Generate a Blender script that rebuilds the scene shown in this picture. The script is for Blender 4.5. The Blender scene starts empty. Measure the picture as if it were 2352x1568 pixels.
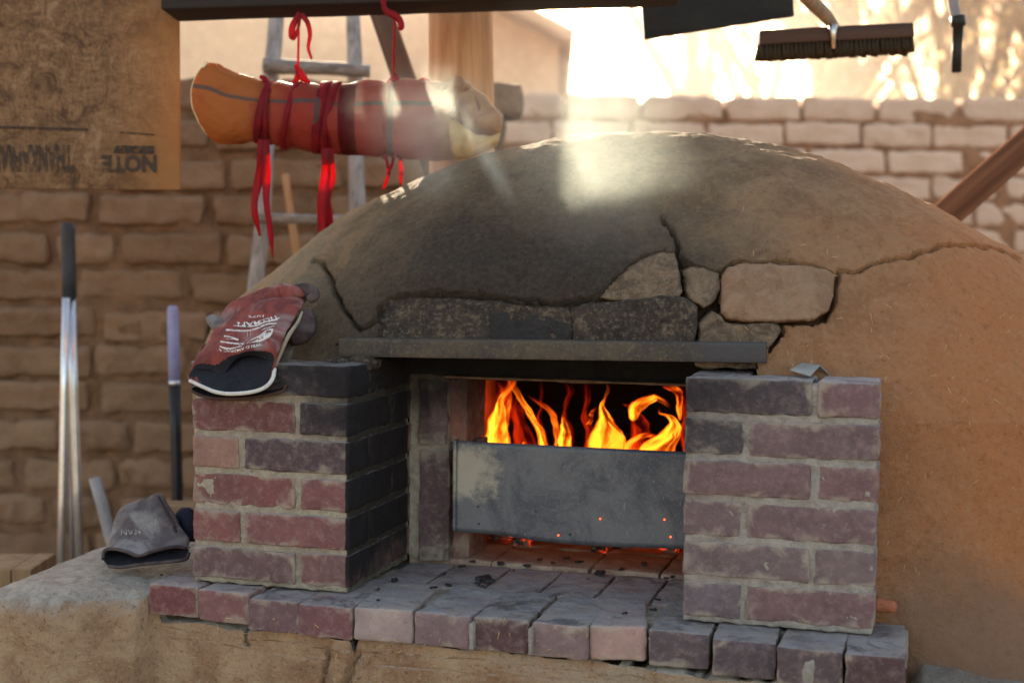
import bpy, math, random
import numpy as np
from mathutils import Vector, Matrix
from mathutils.bvhtree import BVHTree
from mathutils.kdtree import KDTree

sc = bpy.context.scene
R_ = math.radians
rng = random.Random(7)

# ------------------------------------------------------------------ camera
PW, PH = 2352.0, 1568.0          # pixel grid the measurements were taken on
CAM = np.array([1.2705, -2.2866, 0.5947])
YAW, PIT, ROL, FPX = 0.285679, -0.059619, 0.008269, 3267.0
cf = np.array([-math.sin(YAW)*math.cos(PIT), math.cos(YAW)*math.cos(PIT), math.sin(PIT)])
cr = np.array([math.cos(YAW), math.sin(YAW), 0.0])
cu = np.cross(cr, cf)
c_r = cr*math.cos(ROL)+cu*math.sin(ROL)
c_u = -cr*math.sin(ROL)+cu*math.cos(ROL)
cd = bpy.data.cameras.new('camera'); cam = bpy.data.objects.new('camera', cd)
sc.collection.objects.link(cam); sc.camera = cam
cam.matrix_world = Matrix(((c_r[0], c_u[0], -cf[0], CAM[0]), (c_r[1], c_u[1], -cf[1], CAM[1]),
                           (c_r[2], c_u[2], -cf[2], CAM[2]), (0, 0, 0, 1)))
cd.sensor_width = 36; cd.lens = 36*FPX/PW; cd.clip_start = .05; cd.clip_end = 2000
cd.dof.use_dof = True; cd.dof.focus_distance = 2.5; cd.dof.aperture_fstop = 2.8

# ------------------------------------------------------------------ light
SUN_EL, SUN_AZ = R_(15.6), R_(-24.3)
w = bpy.data.worlds.new('World'); sc.world = w; w.use_nodes = True
wn = w.node_tree; wn.nodes.clear()
sky = wn.nodes.new('ShaderNodeTexSky'); sky.sky_type = 'NISHITA'; sky.sun_disc = False
sky.sun_elevation = SUN_EL; sky.sun_rotation = SUN_AZ
sky.air_density = 1.0; sky.dust_density = 3.0; sky.ozone_density = 1.5
bg = wn.nodes.new('ShaderNodeBackground'); bg.inputs[1].default_value = 0.15
wo = wn.nodes.new('ShaderNodeOutputWorld')
wb = wn.nodes.new('ShaderNodeMix'); wb.data_type = 'RGBA'; wb.blend_type = 'MULTIPLY'; wb.inputs[0].default_value = 1
wb.inputs[7].default_value = (1.0, .80, .63, 1); wn.links.new(sky.outputs[0], wb.inputs[6]); wn.links.new(wb.outputs[2], bg.inputs[0]); wn.links.new(bg.outputs[0], wo.inputs[0])
sl = bpy.data.lights.new('sun', 'SUN'); sl.energy = 5.0; sl.angle = R_(.5); sl.color = (1, .80, .56)
so = bpy.data.objects.new('sun', sl); sc.collection.objects.link(so)
sdir = Vector((math.sin(SUN_AZ)*math.cos(SUN_EL), math.cos(SUN_AZ)*math.cos(SUN_EL), math.sin(SUN_EL)))
so.rotation_euler = sdir.to_track_quat('Z', 'Y').to_euler()
sc.view_settings.view_transform = 'Standard'; sc.view_settings.look = 'None'
sc.view_settings.exposure = 2.4; sc.view_settings.gamma = 1; sc.view_settings.use_curve_mapping = False
sc.render.engine = 'CYCLES'
sc.cycles.volume_bounces = 1; sc.cycles.transparent_max_bounces = 24

# ------------------------------------------------------------------ measuring helpers
def ray(x, y): return cf + c_r*((x-PW/2)/FPX) + c_u*((PH/2-y)/FPX)
def at(x, y, Y):                       # point seen at pixel x,y on the vertical plane Y
    d = ray(x, y); return CAM + d*((Y-CAM[1])/d[1])
def onz(x, y, z):
    d = ray(x, y); return CAM + d*((z-CAM[2])/d[2])
def dep(x, y, D): return CAM + ray(x, y)*D       # at camera depth D
def atv(x, y, D):                      # on the vertical plane D metres in front of the camera
    d = ray(x, y); return CAM + d*(D/(d@np.array([-math.sin(YAW), math.cos(YAW), 0.])))
def proj(P):
    d = P-CAM; z = d@cf
    return PW/2+FPX*(d@c_r)/z, PH/2-FPX*(d@c_u)/z

# ------------------------------------------------------------------ noise (numpy)
def _h(ix, iy, iz, s):
    n = (ix*374761393 + iy*668265263 + iz*2147483647 + s*974634777) & 0xffffffff
    n = ((n ^ (n >> 13))*1274126177) & 0xffffffff
    n = ((n ^ (n >> 15))*2246822519) & 0xffffffff
    return ((n ^ (n >> 16)) & 0xffff)/65535.0
def vn(P, f, s=0):
    Q = P*f; i = np.floor(Q).astype(np.int64); t = Q-i; t = t*t*(3-2*t)
    x, y, z = i[:, 0], i[:, 1], i[:, 2]; a, b, c = t[:, 0], t[:, 1], t[:, 2]; o = 0
    for dx in (0, 1):
        for dy in (0, 1):
            for dz in (0, 1):
                o = o + _h(x+dx, y+dy, z+dz, s)*(a if dx else 1-a)*(b if dy else 1-b)*(c if dz else 1-c)
    return o*2-1
def fbm(P, f, o=4, s=0, g=.5):
    r = 0; A = 1
    for k in range(o): r = r+A*vn(P, f*2**k, s+k*17); A *= g
    return r
def sstep(a, b, x):
    t = np.clip((x-a)/(b-a), 0, 1); return t*t*(3-2*t)

# ------------------------------------------------------------------ object helpers
COL = sc.collection
def mesh_obj(name, V, F, m=None, parent=None, smooth=True, loc=None, uv=None):
    me = bpy.data.meshes.new(name)
    V = np.asarray(V, dtype=np.float64)
    if isinstance(F, np.ndarray):
        me.vertices.add(len(V)); me.vertices.foreach_set('co', V.astype(np.float32).ravel())
        k = F.shape[1]; me.loops.add(F.size); me.loops.foreach_set('vertex_index', F.astype(np.int32).ravel())
        me.polygons.add(len(F)); me.polygons.foreach_set('loop_start', np.arange(0, F.size, k, dtype=np.int32))
        me.update(calc_edges=True)
    else:
        me.from_pydata([tuple(v) for v in V], [], [tuple(f) for f in F]); me.update()
    me.validate()
    if smooth and len(me.polygons): me.polygons.foreach_set('use_smooth', [True]*len(me.polygons))
    if uv is not None:
        ul = me.uv_layers.new(name='UVMap'); idx = np.empty(len(me.loops), dtype=np.int32)
        me.loops.foreach_get('vertex_index', idx); ul.data.foreach_set('uv', np.asarray(uv)[idx].astype(np.float32).ravel())
    if m: me.materials.append(m)
    o = bpy.data.objects.new(name, me); COL.objects.link(o)
    if loc is not None: o.location = loc
    if parent: set_parent(o, parent)
    return o
def set_parent(o, p):
    o.parent = p; o.matrix_parent_inverse = PM[p.name].inverted() if p.name in PM else Matrix.Identity(4)
PM = {}
def thing(name, label, cat, loc=(0, 0, 0), group=None, rz=0):
    o = bpy.data.objects.new(name, None); COL.objects.link(o); o.location = Vector(loc); o.rotation_euler = (0, 0, rz)
    o.empty_display_size = .05
    PM[o.name] = Matrix.Translation(Vector(loc)) @ Matrix.Rotation(rz, 4, 'Z')
    o['label'] = label; o['category'] = cat
    if group: o['group'] = group
    return o
def tag(o, label, cat, group=None):
    o['label'] = label; o['category'] = cat
    if group: o['group'] = group
    return o
def struct(o): o['kind'] = 'structure'; return o

def axis(h, r, n):
    a = [-h, -h+.3*r, -h+r]; b = list(np.linspace(-h+r, h-r, n+1)[1:-1]); return np.array(a+b+[h-r, h-.3*r, h])
def rbox(dx, dy, dz, r=.006, n=(4, 3, 2), rough=0., f=30, seed=0, big=0., bf=6):
    """rounded box centred at the origin, faces subdivided and roughened"""
    ax = [axis(d/2, r, k) for d, k in zip((dx, dy, dz), n)]
    Vs = []; Fs = []; off = 0
    for d in range(3):
        u, v = [(1, 2), (2, 0), (0, 1)][d]
        A, B = np.meshgrid(ax[u], ax[v], indexing='ij'); nu, nv = A.shape
        for sg in (-1, 1):
            P = np.zeros((nu*nv, 3)); P[:, d] = sg*(dx, dy, dz)[d]/2; P[:, u] = A.ravel(); P[:, v] = B.ravel()
            I = np.arange(nu*nv).reshape(nu, nv)+off
            q = np.stack([I[:-1, :-1], I[1:, :-1], I[1:, 1:], I[:-1, 1:]], -1).reshape(-1, 4)
            if sg < 0: q = q[:, ::-1]
            Vs.append(P); Fs.append(q); off += nu*nv
    V = np.concatenate(Vs); F = np.concatenate(Fs)
    key = np.round(V, 6); _, idx, inv = np.unique(key, axis=0, return_index=True, return_inverse=True)
    V = V[idx]; F = inv.ravel()[F]
    half = np.array([dx, dy, dz])/2-r; inner = np.clip(V, -half, half); dlt = V-inner
    L = np.linalg.norm(dlt, axis=1); nrm = dlt/np.maximum(L, 1e-9)[:, None]
    V = inner+nrm*np.minimum(L, r)[:, None]
    if rough or big:
        S = V+seed*3.17
        V = V+nrm*(fbm(S, f, 3, seed)*rough + vn(S, bf, seed+5)*big)[:, None]
    return V, F
def basis(X, Z=None):
    X = np.array(X, float); X /= np.linalg.norm(X)
    Z = np.array(Z if Z is not None else (0, 0, 1.)); Z = Z-X*(Z@X); Z /= np.linalg.norm(Z); return X, np.cross(Z, X), Z
def place(V, o, X=(1, 0, 0), Z=(0, 0, 1)):
    X, Y, Z = basis(X, Z); return V[:, :1]*X+V[:, 1:2]*Y+V[:, 2:]*Z+np.array(o)
def cat_rom(P, n):
    P = np.asarray(P, float); m = len(P); Q = np.vstack([2*P[0]-P[1], P, 2*P[-1]-P[-2]]); out = []
    for t in np.linspace(0, m-1, n):
        i = min(int(t), m-2); u = t-i; a, b, c, d = Q[i:i+4]
        out.append(.5*((2*b)+(c-a)*u+(2*a-5*b+4*c-d)*u*u+(3*b-a-3*c+d)*u**3))
    return np.array(out)
def loft(rings, closed=True, cap=True):
    n = len(rings[0]); V = np.concatenate(rings); F = []
    for i in range(len(rings)-1):
        for j in range(n if closed else n-1):
            k = (j+1) % n; F.append((i*n+j, i*n+k, (i+1)*n+k, (i+1)*n+j))
    if cap and closed: F.append(tuple(range(n))[::-1]); F.append(tuple(range((len(rings)-1)*n, len(rings)*n)))
    return V, F
def tube(P, r, n=10, res=None, rough=0, seed=0, flat=None, side=None):
    P = np.asarray(P, float)
    if np.isscalar(r): r = [r]*len(P)
    if res: Q = cat_rom(np.c_[P, np.array(r)], res); P = Q[:, :3]; r = Q[:, 3]
    rings = []; prev = None
    for i in range(len(P)):
        T = P[min(i+1, len(P)-1)]-P[max(i-1, 0)]; T /= np.linalg.norm(T)+1e-12
        if side is not None: U = np.array(side, float)
        elif prev is None: U = np.array((0, 0, 1.)) if abs(T[2]) < .9 else np.array((1., 0, 0))
        else: U = prev
        U = U-T*(U@T); U /= np.linalg.norm(U); prev = U; W = np.cross(T, U)
        a = np.linspace(0, 2*np.pi, n, endpoint=False)
        fl = 1 if flat is None else flat
        ring = P[i]+r[i]*(np.cos(a)[:, None]*U+fl*np.sin(a)[:, None]*W)
        if rough: ring = ring+(ring-P[i])*(fbm(ring+seed, 25, 3, seed)*rough)[:, None]
        rings.append(ring)
    return loft(rings)
def join(parts):
    Vs = []; Fs = []; off = 0
    for V, F in parts:
        Vs.append(np.asarray(V)); Fs += [tuple(int(i)+off for i in f) for f in F]; off += len(V)
    return np.concatenate(Vs), Fs

# ------------------------------------------------------------------ material helpers
class Mt:
    def __init__(s, name):
        s.m = bpy.data.materials.new(name); s.m.use_nodes = True; s.t = s.m.node_tree; s.t.nodes.clear()
        s.out = s.t.nodes.new('ShaderNodeOutputMaterial')
        s.pos = s.n('NewGeometry').outputs['Position']; s.tc = s.n('TexCoord')
    def n(s, ty, ins=None, **pr):
        nd = s.t.nodes.new('ShaderNode'+ty)
        for k, v in pr.items(): setattr(nd, k, v)
        for k, v in (ins or {}).items(): s.set(nd.inputs[k], v)
        return nd
    def set(s, sock, v):
        if isinstance(v, bpy.types.NodeSocket): s.t.links.new(v, sock)
        elif isinstance(v, (tuple, list)) and len(v) == 3 and sock.type == 'RGBA': sock.default_value = (*v, 1)
        else: sock.default_value = v
    def noise(s, sc_, det=5, ro=.6, vec=None, dist=0):
        return s.n('TexNoise', {'Vector': vec or s.pos, 'Scale': sc_, 'Detail': det, 'Roughness': ro, 'Distortion': dist}).outputs[0]
    def math(s, op, a, b=0., clamp=False):
        return s.n('Math', {0: a, 1: b}, operation=op, use_clamp=clamp).outputs[0]
    def mix(s, f, a, b, mode='MIX'):
        nd = s.n('Mix', data_type='RGBA', blend_type=mode); s.set(nd.inputs[0], f); s.set(nd.inputs[6], a); s.set(nd.inputs[7], b); return nd.outputs[2]
    def ramp(s, f, a, b, c0=0., c1=1.):
        return s.n('MapRange', {0: f, 1: a, 2: b, 3: c0, 4: c1}, interpolation_type='SMOOTHSTEP').outputs[0]
    def xyz(s, v=None):
        nd = s.n('SeparateXYZ', {0: v or s.pos}); return nd.outputs
    def scl(s, v, k): return s.n('VectorMath', {0: v, 1: k}, operation='MULTIPLY').outputs[0]
    def bump(s, h, st=.5, d=.01, nrm=None):
        ins = {'Height': h, 'Strength': st, 'Distance': d}
        if nrm: ins['Normal'] = nrm
        return s.n('Bump', ins).outputs[0]
    def bsdf(s, col, rough=.8, nrm=None, metal=0., spec=.3, **kw):
        ins = {'Base Color': col, 'Roughness': rough, 'Metallic': metal, 'Specular IOR Level': spec}; ins.update(kw)
        if nrm: ins['Normal'] = nrm
        b = s.n('BsdfPrincipled', ins); s.t.links.new(b.outputs[0], s.out.inputs[0]); return b
def simple(name, c, rough=.8, var=.3, sc_=20, bump=.3, bd=.002, metal=0., spec=.3, c2=None, obj=False):
    k = Mt(name); v = k.tc.outputs['Object'] if obj else k.pos
    a = k.noise(sc_, 6, .65, v); b = k.noise(sc_*8, 3, .6, v)
    c2 = c2 or tuple(x*(1-var) for x in c)
    col = k.mix(k.ramp(a, .35, .65), c2, c); col = k.mix(k.math('MULTIPLY', k.ramp(b, .45, .7), .25), col, tuple(min(1, x*1.5) for x in c))
    h = k.math('ADD', k.math('MULTIPLY', a, .6), k.math('MULTIPLY', b, .4))
    k.bsdf(col, rough, k.bump(h, bump, bd) if bump else None, metal, spec); return k.m

def soot_mask(k):                       # soot licked out of the mouth over the brickwork
    X, Y, Z = k.xyz()
    wob = k.math('MULTIPLY', k.math('SUBTRACT', k.noise(9, 4, .6), .5), .22)
    inner = k.math('MULTIPLY', k.math('MULTIPLY', k.ramp(X, .2965, .2995), k.ramp(Z, .001, .006)), k.math('MULTIPLY', k.ramp(Y, .298, .285), k.ramp(X, .5, .45)))
    inner = k.math('MULTIPLY', inner, k.ramp(k.math('ADD', Y, wob), .55, .28, .6, .98))
    inner = k.math('MULTIPLY', inner, k.ramp(k.math('ADD', Z, wob), -.02, .05, .6, 1.))
    topl = k.math('MULTIPLY', k.ramp(k.math('ADD', k.math('ADD', Z, wob), k.math('MULTIPLY', X, .65)), .40, .56), k.ramp(X, .36, .34))
    topr = k.math('MULTIPLY', k.ramp(k.math('ADD', k.math('SUBTRACT', Z, k.math('MULTIPLY', X, .9)), wob), -.63, -.42), k.ramp(X, .80, .84))
    soot = k.math('MAXIMUM', inner, k.math('MULTIPLY', k.math('MAXIMUM', topl, k.math('MULTIPLY', topr, .75)), .9))
    return k.math('MAXIMUM', soot, k.math('MULTIPLY', k.math('MULTIPLY', k.ramp(Y, .27, .3), k.ramp(k.math('ADD', Z, wob), .25, .38)), .9))
# red fired brick: per-brick tint comes from the object colour
def brick_material():
    k = Mt('fired_brick')
    oi = k.n('ObjectInfo'); tint = oi.outputs['Color']; rnd = oi.outputs['Random']
    off = k.n('VectorMath', {0: k.pos, 1: k.n('CombineXYZ', {0: rnd, 1: rnd, 2: rnd}).outputs[0]}, operation='ADD').outputs[0]
    a = k.noise(14, 6, .65, off, .4); b = k.noise(60, 5, .7, off); c = k.noise(260, 3, .6)
    col = k.mix(k.ramp(a, .32, .68), k.mix(.35, tint, (.06, .042, .045)), tint)
    col = k.mix(k.math('MULTIPLY', k.ramp(b, .44, .72), .35), col, (.32, .23, .21))
    g1 = k.noise(130, 4, .75, off); col = k.mix(k.math('MULTIPLY', k.ramp(g1, .58, .72), .35), col, (.38, .30, .27)); col = k.mix(k.math('MULTIPLY', k.ramp(g1, .42, .30), .35), col, (.06, .035, .036))
    g = k.xyz(k.tc.outputs['Generated'])
    ed = 1.
    es = []
    for i, sc_ in ((0, 1.), (2, .32)):
        e = k.math('MINIMUM', g[i], k.math('SUBTRACT', 1., g[i])); es.append(k.math('MULTIPLY', e, sc_))
    e = k.math('MINIMUM', es[0], es[1])
    # ends of short generated extents: mortar smear follows edges and stray patches
    e2 = k.math('ADD', e, k.math('MULTIPLY', k.math('SUBTRACT', k.noise(22, 5, .6, off, .6), .5), .42))
    sm = k.ramp(e2, .06, -.03)
    speck = k.ramp(k.noise(230, 3, .6, off), .64, .74)
    sm = k.math('MAXIMUM', k.math('MULTIPLY', sm, .62), k.math('MULTIPLY', speck, .4))
    col = k.mix(sm, col, (.36, .31, .245))
    soot = soot_mask(k)
    col = k.mix(soot, col, (.013, .012, .014))
    # grey wood ash lying on upward faces
    nz = k.xyz(k.n('NewGeometry').outputs['Normal'])[2]
    ash = k.math('MULTIPLY', k.ramp(nz, .55, .95), k.ramp(k.noise(18, 5, .65), .3, .62, .15, .8))
    col = k.mix(k.math('MULTIPLY', ash, k.ramp(soot, 0., 1., 1., .5)), col, (.30, .275, .275))
    col = k.mix(k.math('MULTIPLY', k.math('MULTIPLY', k.ramp(nz, .8, .95), k.ramp(k.noise(9, 6, .7, None, 1.), .56, .66)), .6), col, (.035, .033, .038))
    col = k.mix(k.math('MULTIPLY', k.math('MULTIPLY', k.ramp(nz, .8, .95), k.ramp(k.noise(110, 4, .7), .60, .66)), .6), col, (.03, .028, .03))
    h = k.math('ADD', k.math('MULTIPLY', b, .4), k.math('ADD', k.math('MULTIPLY', g1, .4), k.math('MULTIPLY', sm, .5)))
    k.bsdf(col, .9, k.bump(h, .9, .0055), 0, .2); return k.m
BRICK = brick_material()

def clay_material(name='oven_plaster'):
    k = Mt(name); X, Y, Z = k.xyz()
    big = k.noise(3.2, 5, .6); mid = k.noise(14, 6, .7, None, .5); fine = k.noise(90, 5, .75); gr = k.noise(420, 3, .7)
    w1 = k.math('MULTIPLY', k.math('SUBTRACT', big, .5), .5)
    grey = k.mix(k.ramp(mid, .3, .7), (.150, .102, .063), (.25, .172, .104))
    red = k.mix(k.ramp(mid, .3, .7), (.27, .128, .062), (.37, .19, .098))
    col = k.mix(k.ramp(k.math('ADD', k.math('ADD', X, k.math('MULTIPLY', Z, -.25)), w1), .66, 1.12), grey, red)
    col = k.mix(k.math('MULTIPLY', k.ramp(k.math('ADD', X, w1), 1.12, 1.42), .75), col, (.44, .175, .07))  # orange bounce light on the right flank, mixed into the clay colour
    # left shoulder, pale buff patches
    col = k.mix(k.math('MULTIPLY', k.ramp(k.math('ADD', X, w1), .22, .0), .55), col, (.27, .225, .155))
    col = k.mix(k.math('MULTIPLY', k.ramp(k.math('ADD', mid, k.math('MULTIPLY', k.ramp(X, .3, .05), .10)), .60, .70), .45), col, (.36, .20, .10))
    col = k.mix(k.math('MULTIPLY', k.ramp(fine, .53, .68), .26), col, (.42, .33, .22))
    col = k.mix(k.math('MULTIPLY', k.ramp(fine, .46, .32), .34), col, (.045, .033, .024))
    g2 = k.noise(170, 4, .8); col = k.mix(k.math('MULTIPLY', k.ramp(g2, .60, .70), .28), col, (.42, .33, .22)); col = k.mix(k.math('MULTIPLY', k.ramp(g2, .40, .31), .40), col, (.03, .022, .016))
    # soot spread above the mouth
    dx = k.math('MULTIPLY', k.math('SUBTRACT', X, .56), 1.5); dz = k.math('MULTIPLY', k.math('SUBTRACT', Z, .50), 2.6)
    d = k.math('SQRT', k.math('ADD', k.math('MULTIPLY', dx, dx), k.math('MULTIPLY', dz, dz)))
    d = k.math('ADD', d, w1)
    soot = k.ramp(d, .86, .26, 0., .93)
    col = k.mix(soot, col, k.mix(k.ramp(fine, .3, .7), (.026, .021, .019), (.055, .045, .038)))
    col = k.mix(k.math('MULTIPLY', k.ramp(g2, .57, .68), .30), col, (.17, .135, .10)); col = k.mix(k.math('MULTIPLY', k.ramp(mid, .58, .70), .25), col, (.13, .10, .075))
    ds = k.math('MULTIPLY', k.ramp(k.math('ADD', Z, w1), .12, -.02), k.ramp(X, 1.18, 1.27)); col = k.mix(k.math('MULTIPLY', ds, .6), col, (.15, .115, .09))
    h = k.math('ADD', k.math('MULTIPLY', mid, .6), k.math('ADD', k.math('MULTIPLY', fine, .55), k.math('MULTIPLY', gr, .22)))
    k.bsdf(col, .93, k.bump(k.math('ADD', h, k.math('MULTIPLY', g2, .4)), 1., .0095), 0, .12); return k.m
CLAY = clay_material()

def block_material(name, c, c2, vein=.5):
    k = Mt(name); a = k.noise(22, 6, .7, None, .8); fine = k.noise(120, 5, .7)
    v = k.math('ABSOLUTE', k.math('SUBTRACT', k.noise(26, 5, .55, None, 1.2), .5))
    col = k.mix(k.ramp(a, .35, .65), c2, c)
    col = k.mix(k.math('MULTIPLY', k.ramp(k.noise(48, 6, .75, None, .3), .52, .64), vein*1.1), col, (.28, .205, .135))
    col = k.mix(k.math('MULTIPLY', k.ramp(fine, .5, .68), .3), col, (.32, .26, .18))
    k.bsdf(col, .9, k.bump(k.math('ADD', a, k.math('MULTIPLY', fine, .6)), 1., .009), 0, .2); return k.m
BL_DARK = block_material('sooty_adobe', (.062, .045, .034), (.030, .024, .021), .28)
BL_MID = block_material('smoked_adobe', (.20, .138, .09), (.085, .06, .042), .4)
BL_TAN = block_material('bare_adobe', (.31, .19, .118), (.235, .135, .08), .05)

def bench_material():
    k = Mt('bench_plaster'); nz = k.xyz(k.n('NewGeometry').outputs['Normal'])[2]; X, Y, Z = k.xyz()
    a = k.noise(6, 6, .65, None, .4); b = k.noise(34, 6, .7, None, .4); c = k.noise(200, 4, .7)
    ta = k.mix(k.ramp(a, .38, .60), (.31, .185, .11), (.46, .315, .20))
    ta = k.mix(k.math('MULTIPLY', k.ramp(b, .56, .68), .5), ta, (.33, .155, .075))
    ta = k.mix(k.math('MULTIPLY', k.ramp(b, .40, .28), .35), ta, (.16, .10, .065))
    g = k.mix(k.ramp(b, .3, .7), (.29, .25, .215), (.47, .42, .365))
    wob = k.math('MULTIPLY', k.math('SUBTRACT', b, .5), .5)
    col = k.mix(k.ramp(k.math('ADD', nz, wob), .25, .75), ta, g)
    # a pale patch of newer plaster to the right of the crack, charcoal dust at far right
    col = k.mix(k.math('MULTIPLY', k.ramp(k.math('ADD', X, wob), .5, .62), k.math('MULTIPLY', k.ramp(a, .45, .6), .55)), col, (.37, .31, .24))
    col = k.mix(k.math('MULTIPLY', k.ramp(k.math('ADD', X, k.math('MULTIPLY', wob, .3)), 1.24, 1.32), .6), col, (.15, .115, .095))
    c2 = k.noise(120, 4, .8); col = k.mix(k.math('MULTIPLY', k.ramp(c2, .57, .66), .5), col, (.50, .42, .32)); col = k.mix(k.math('MULTIPLY', k.ramp(c2, .43, .34), .55), col, (.06, .04, .03))
    k.bsdf(col, .95, k.bump(k.math('ADD', b, k.math('MULTIPLY', c2, .7)), 1., .012), 0, .15); return k.m
BENCH = bench_material()
def mortar_material(name, c, c2):
    k = Mt(name); a = k.noise(60, 6, .7); b = k.noise(160, 4, .75); d = k.noise(9, 4, .6)
    col = k.mix(k.ramp(a, .3, .7), c2, c); col = k.mix(k.math('MULTIPLY', k.ramp(b, .42, .32), .6), col, tuple(x*.4 for x in c2)); col = k.mix(k.math('MULTIPLY', k.ramp(d, .5, .65), .35), col, (.20, .14, .12))
    col = k.mix(k.math('MULTIPLY', soot_mask(k), .95), col, (.028, .025, .022))
    k.bsdf(col, .95, k.bump(k.math('ADD', a, k.math('MULTIPLY', b, .6)), 1., .008), 0, .1); return k.m
MORTAR = mortar_material('mortar', (.44, .385, .305), (.31, .265, .205))
MORTAR_GREY = mortar_material('mortar_grey', (.42, .385, .34), (.29, .265, .235))

def wall_mats():
    out = []
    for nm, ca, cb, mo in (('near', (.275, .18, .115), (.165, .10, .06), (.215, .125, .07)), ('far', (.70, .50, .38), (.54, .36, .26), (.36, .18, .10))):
        k = Mt('adobe_brick_'+nm); oi = k.n('ObjectInfo'); v = k.pos
        a = k.noise(9, 6, .65, v, .3); b = k.noise(70, 4, .7, v)
        col = k.mix(k.ramp(a, .3, .7), cb, ca)
        col = k.mix(.5, col, k.mix(oi.outputs['Random'], cb, ca))
        col = k.mix(k.ramp(b, .70, .76), col, (.7, .6, .5))
        k.bsdf(col, .95, k.bump(k.math('ADD', a, k.math('MULTIPLY', b, .4)), .9, .02), 0, .1)
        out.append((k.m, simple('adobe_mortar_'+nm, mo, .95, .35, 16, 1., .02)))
    return out
WALLM = wall_mats()

def wood(name, c, c2, axis_=2, sc_=8, ring=40, ro=.75, sp_=.3):
    k = Mt(name); v = k.tc.outputs['Object']
    s = [ring, ring, ring]; s[axis_] = sc_*.25
    st = k.noise(1., 6, .7, k.scl(v, tuple(s)), .4); b = k.noise(sc_, 4, .6, v)
    col = k.mix(k.ramp(st, .3, .7), c2, c); col = k.mix(k.math('MULTIPLY', k.ramp(b, .6, .72), .6), col, tuple(x*.45 for x in c2))
    k.bsdf(col, ro, k.bump(st, .5, .003), 0, sp_); return k.m
# ------------------------------------------------------------------ ground
G_Z = -.88
gm = Mt('dirt'); a = gm.noise(1.5, 6, .65); gm.bsdf(gm.mix(gm.ramp(a, .3, .7), (.25, .17, .11), (.38, .28, .19)), .95, gm.bump(gm.noise(20, 5, .7), .8, .02))
g = 60; xs = np.concatenate([np.linspace(-800, -12, 12), np.linspace(-10, 14, g), np.linspace(16, 800, 12)]); ys = np.concatenate([np.linspace(-800, -7, 12), np.linspace(-6, 16, g), np.linspace(18, 1200, 14)])
A, B = np.meshgrid(xs, ys, indexing='ij'); V = np.c_[A.ravel(), B.ravel(), np.zeros(A.size)]
V[:, 2] = G_Z+fbm(V, .7, 3, 3)*.02*(np.abs(V[:, 0]) < 20)
I = np.arange(A.size).reshape(A.shape); F = np.stack([I[:-1, :-1], I[1:, :-1], I[1:, 1:], I[:-1, 1:]], -1).reshape(-1, 4)
struct(mesh_obj('ground', V, F, gm.m))

# ------------------------------------------------------------------ adobe garden walls (background)
fr = np.array([math.cos(YAW), math.sin(YAW), 0.])        # along the walls
fd = np.array([-math.sin(YAW), math.cos(YAW), 0.])       # away from the camera
def adobe_wall(label, D, u_left, u_right, v_top, pitch_px, brick_len, mats, seed, cap=False):
    sca = D/FPX; pitch = pitch_px*sca
    base = dep((u_left+u_right)/2, 600, D)
    top = dep((u_left+u_right)/2, v_top, D)[2]
    L = (u_right-u_left)*sca; th = .26
    cx = dep(u_left, 600, D); o0 = np.array([cx[0], cx[1], 0.])
    t = thing('adobe_wall', label, 'wall', (o0[0]+fr[0]*L/2, o0[1]+fr[1]*L/2, G_Z))
    r = random.Random(seed)
    # mud mortar core, slumped between the bricks
    nx = int(L/.03); nz = int((top-G_Z)/.03)
    Vm, Fm = rbox(L, th-.022, top-G_Z-.045, .03, (nx, 4, nz), .014, 14, seed, .012, 5)
    c = o0+fr*L/2+fd*th/2; mesh_obj('mortar', place(Vm, (c[0], c[1], (top+G_Z)/2-.03), fr), Fm, mats[1], t)
    variants = []
    for q in range(7):
        Lq = brick_len*(1, .96, 1.04, .9, .55, 1.02, .8)[q]; hq = pitch*(.80 if not cap else .88)
        Vb, Fb = rbox(Lq, th+.01, hq, .018, (12, 4, 5), .009, 26, seed+q*3, .006, 9)
        me = mesh_obj('adobe_brick', Vb, Fb, mats[0]); variants.append((me.data, Lq)); COL.objects.unlink(me); bpy.data.objects.remove(me)
    rows = int((top+.25-G_Z)/pitch)+1; cnt = 0
    vis_low = dep(1176, 1340 if seed == 1 else 760, D)[2]
    for j in range(rows):
        zc = top-pitch*(j+.5)
        if zc < vis_low: break
        x = -r.random()*.3
        while x < L:
            me, Lq = variants[r.choice((0, 1, 2, 3, 5, 0, 1, 6, 4) if j else (0, 1, 2, 5))]
            gap = r.uniform(.012, .04)*(.6 if cap else 1)
            if 0 <= x+Lq*.3 and x+Lq*.8 <= L+.05 and cnt < 290:
                b = bpy.data.objects.new('adobe_brick', me); COL.objects.link(b)
                p = o0+fr*(x+Lq/2)+fd*(th/2+r.uniform(-.006, .006))
                b.location = (p[0], p[1], zc+r.uniform(-.006, .006)); b.rotation_euler = (r.uniform(-.02, .02), r.uniform(-.022, .022)+(math.pi if r.random() < .5 else 0), YAW+r.uniform(-.01, .01))
                set_parent(b, t); cnt += 1
            x += Lq+gap
    return t
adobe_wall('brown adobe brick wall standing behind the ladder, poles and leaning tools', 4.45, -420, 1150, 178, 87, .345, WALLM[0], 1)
adobe_wall('pale adobe brick wall with rounded capping bricks behind the oven dome', 6.6, 1080, 2700, 222, 59.5, .345, WALLM[1], 2, True)

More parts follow.
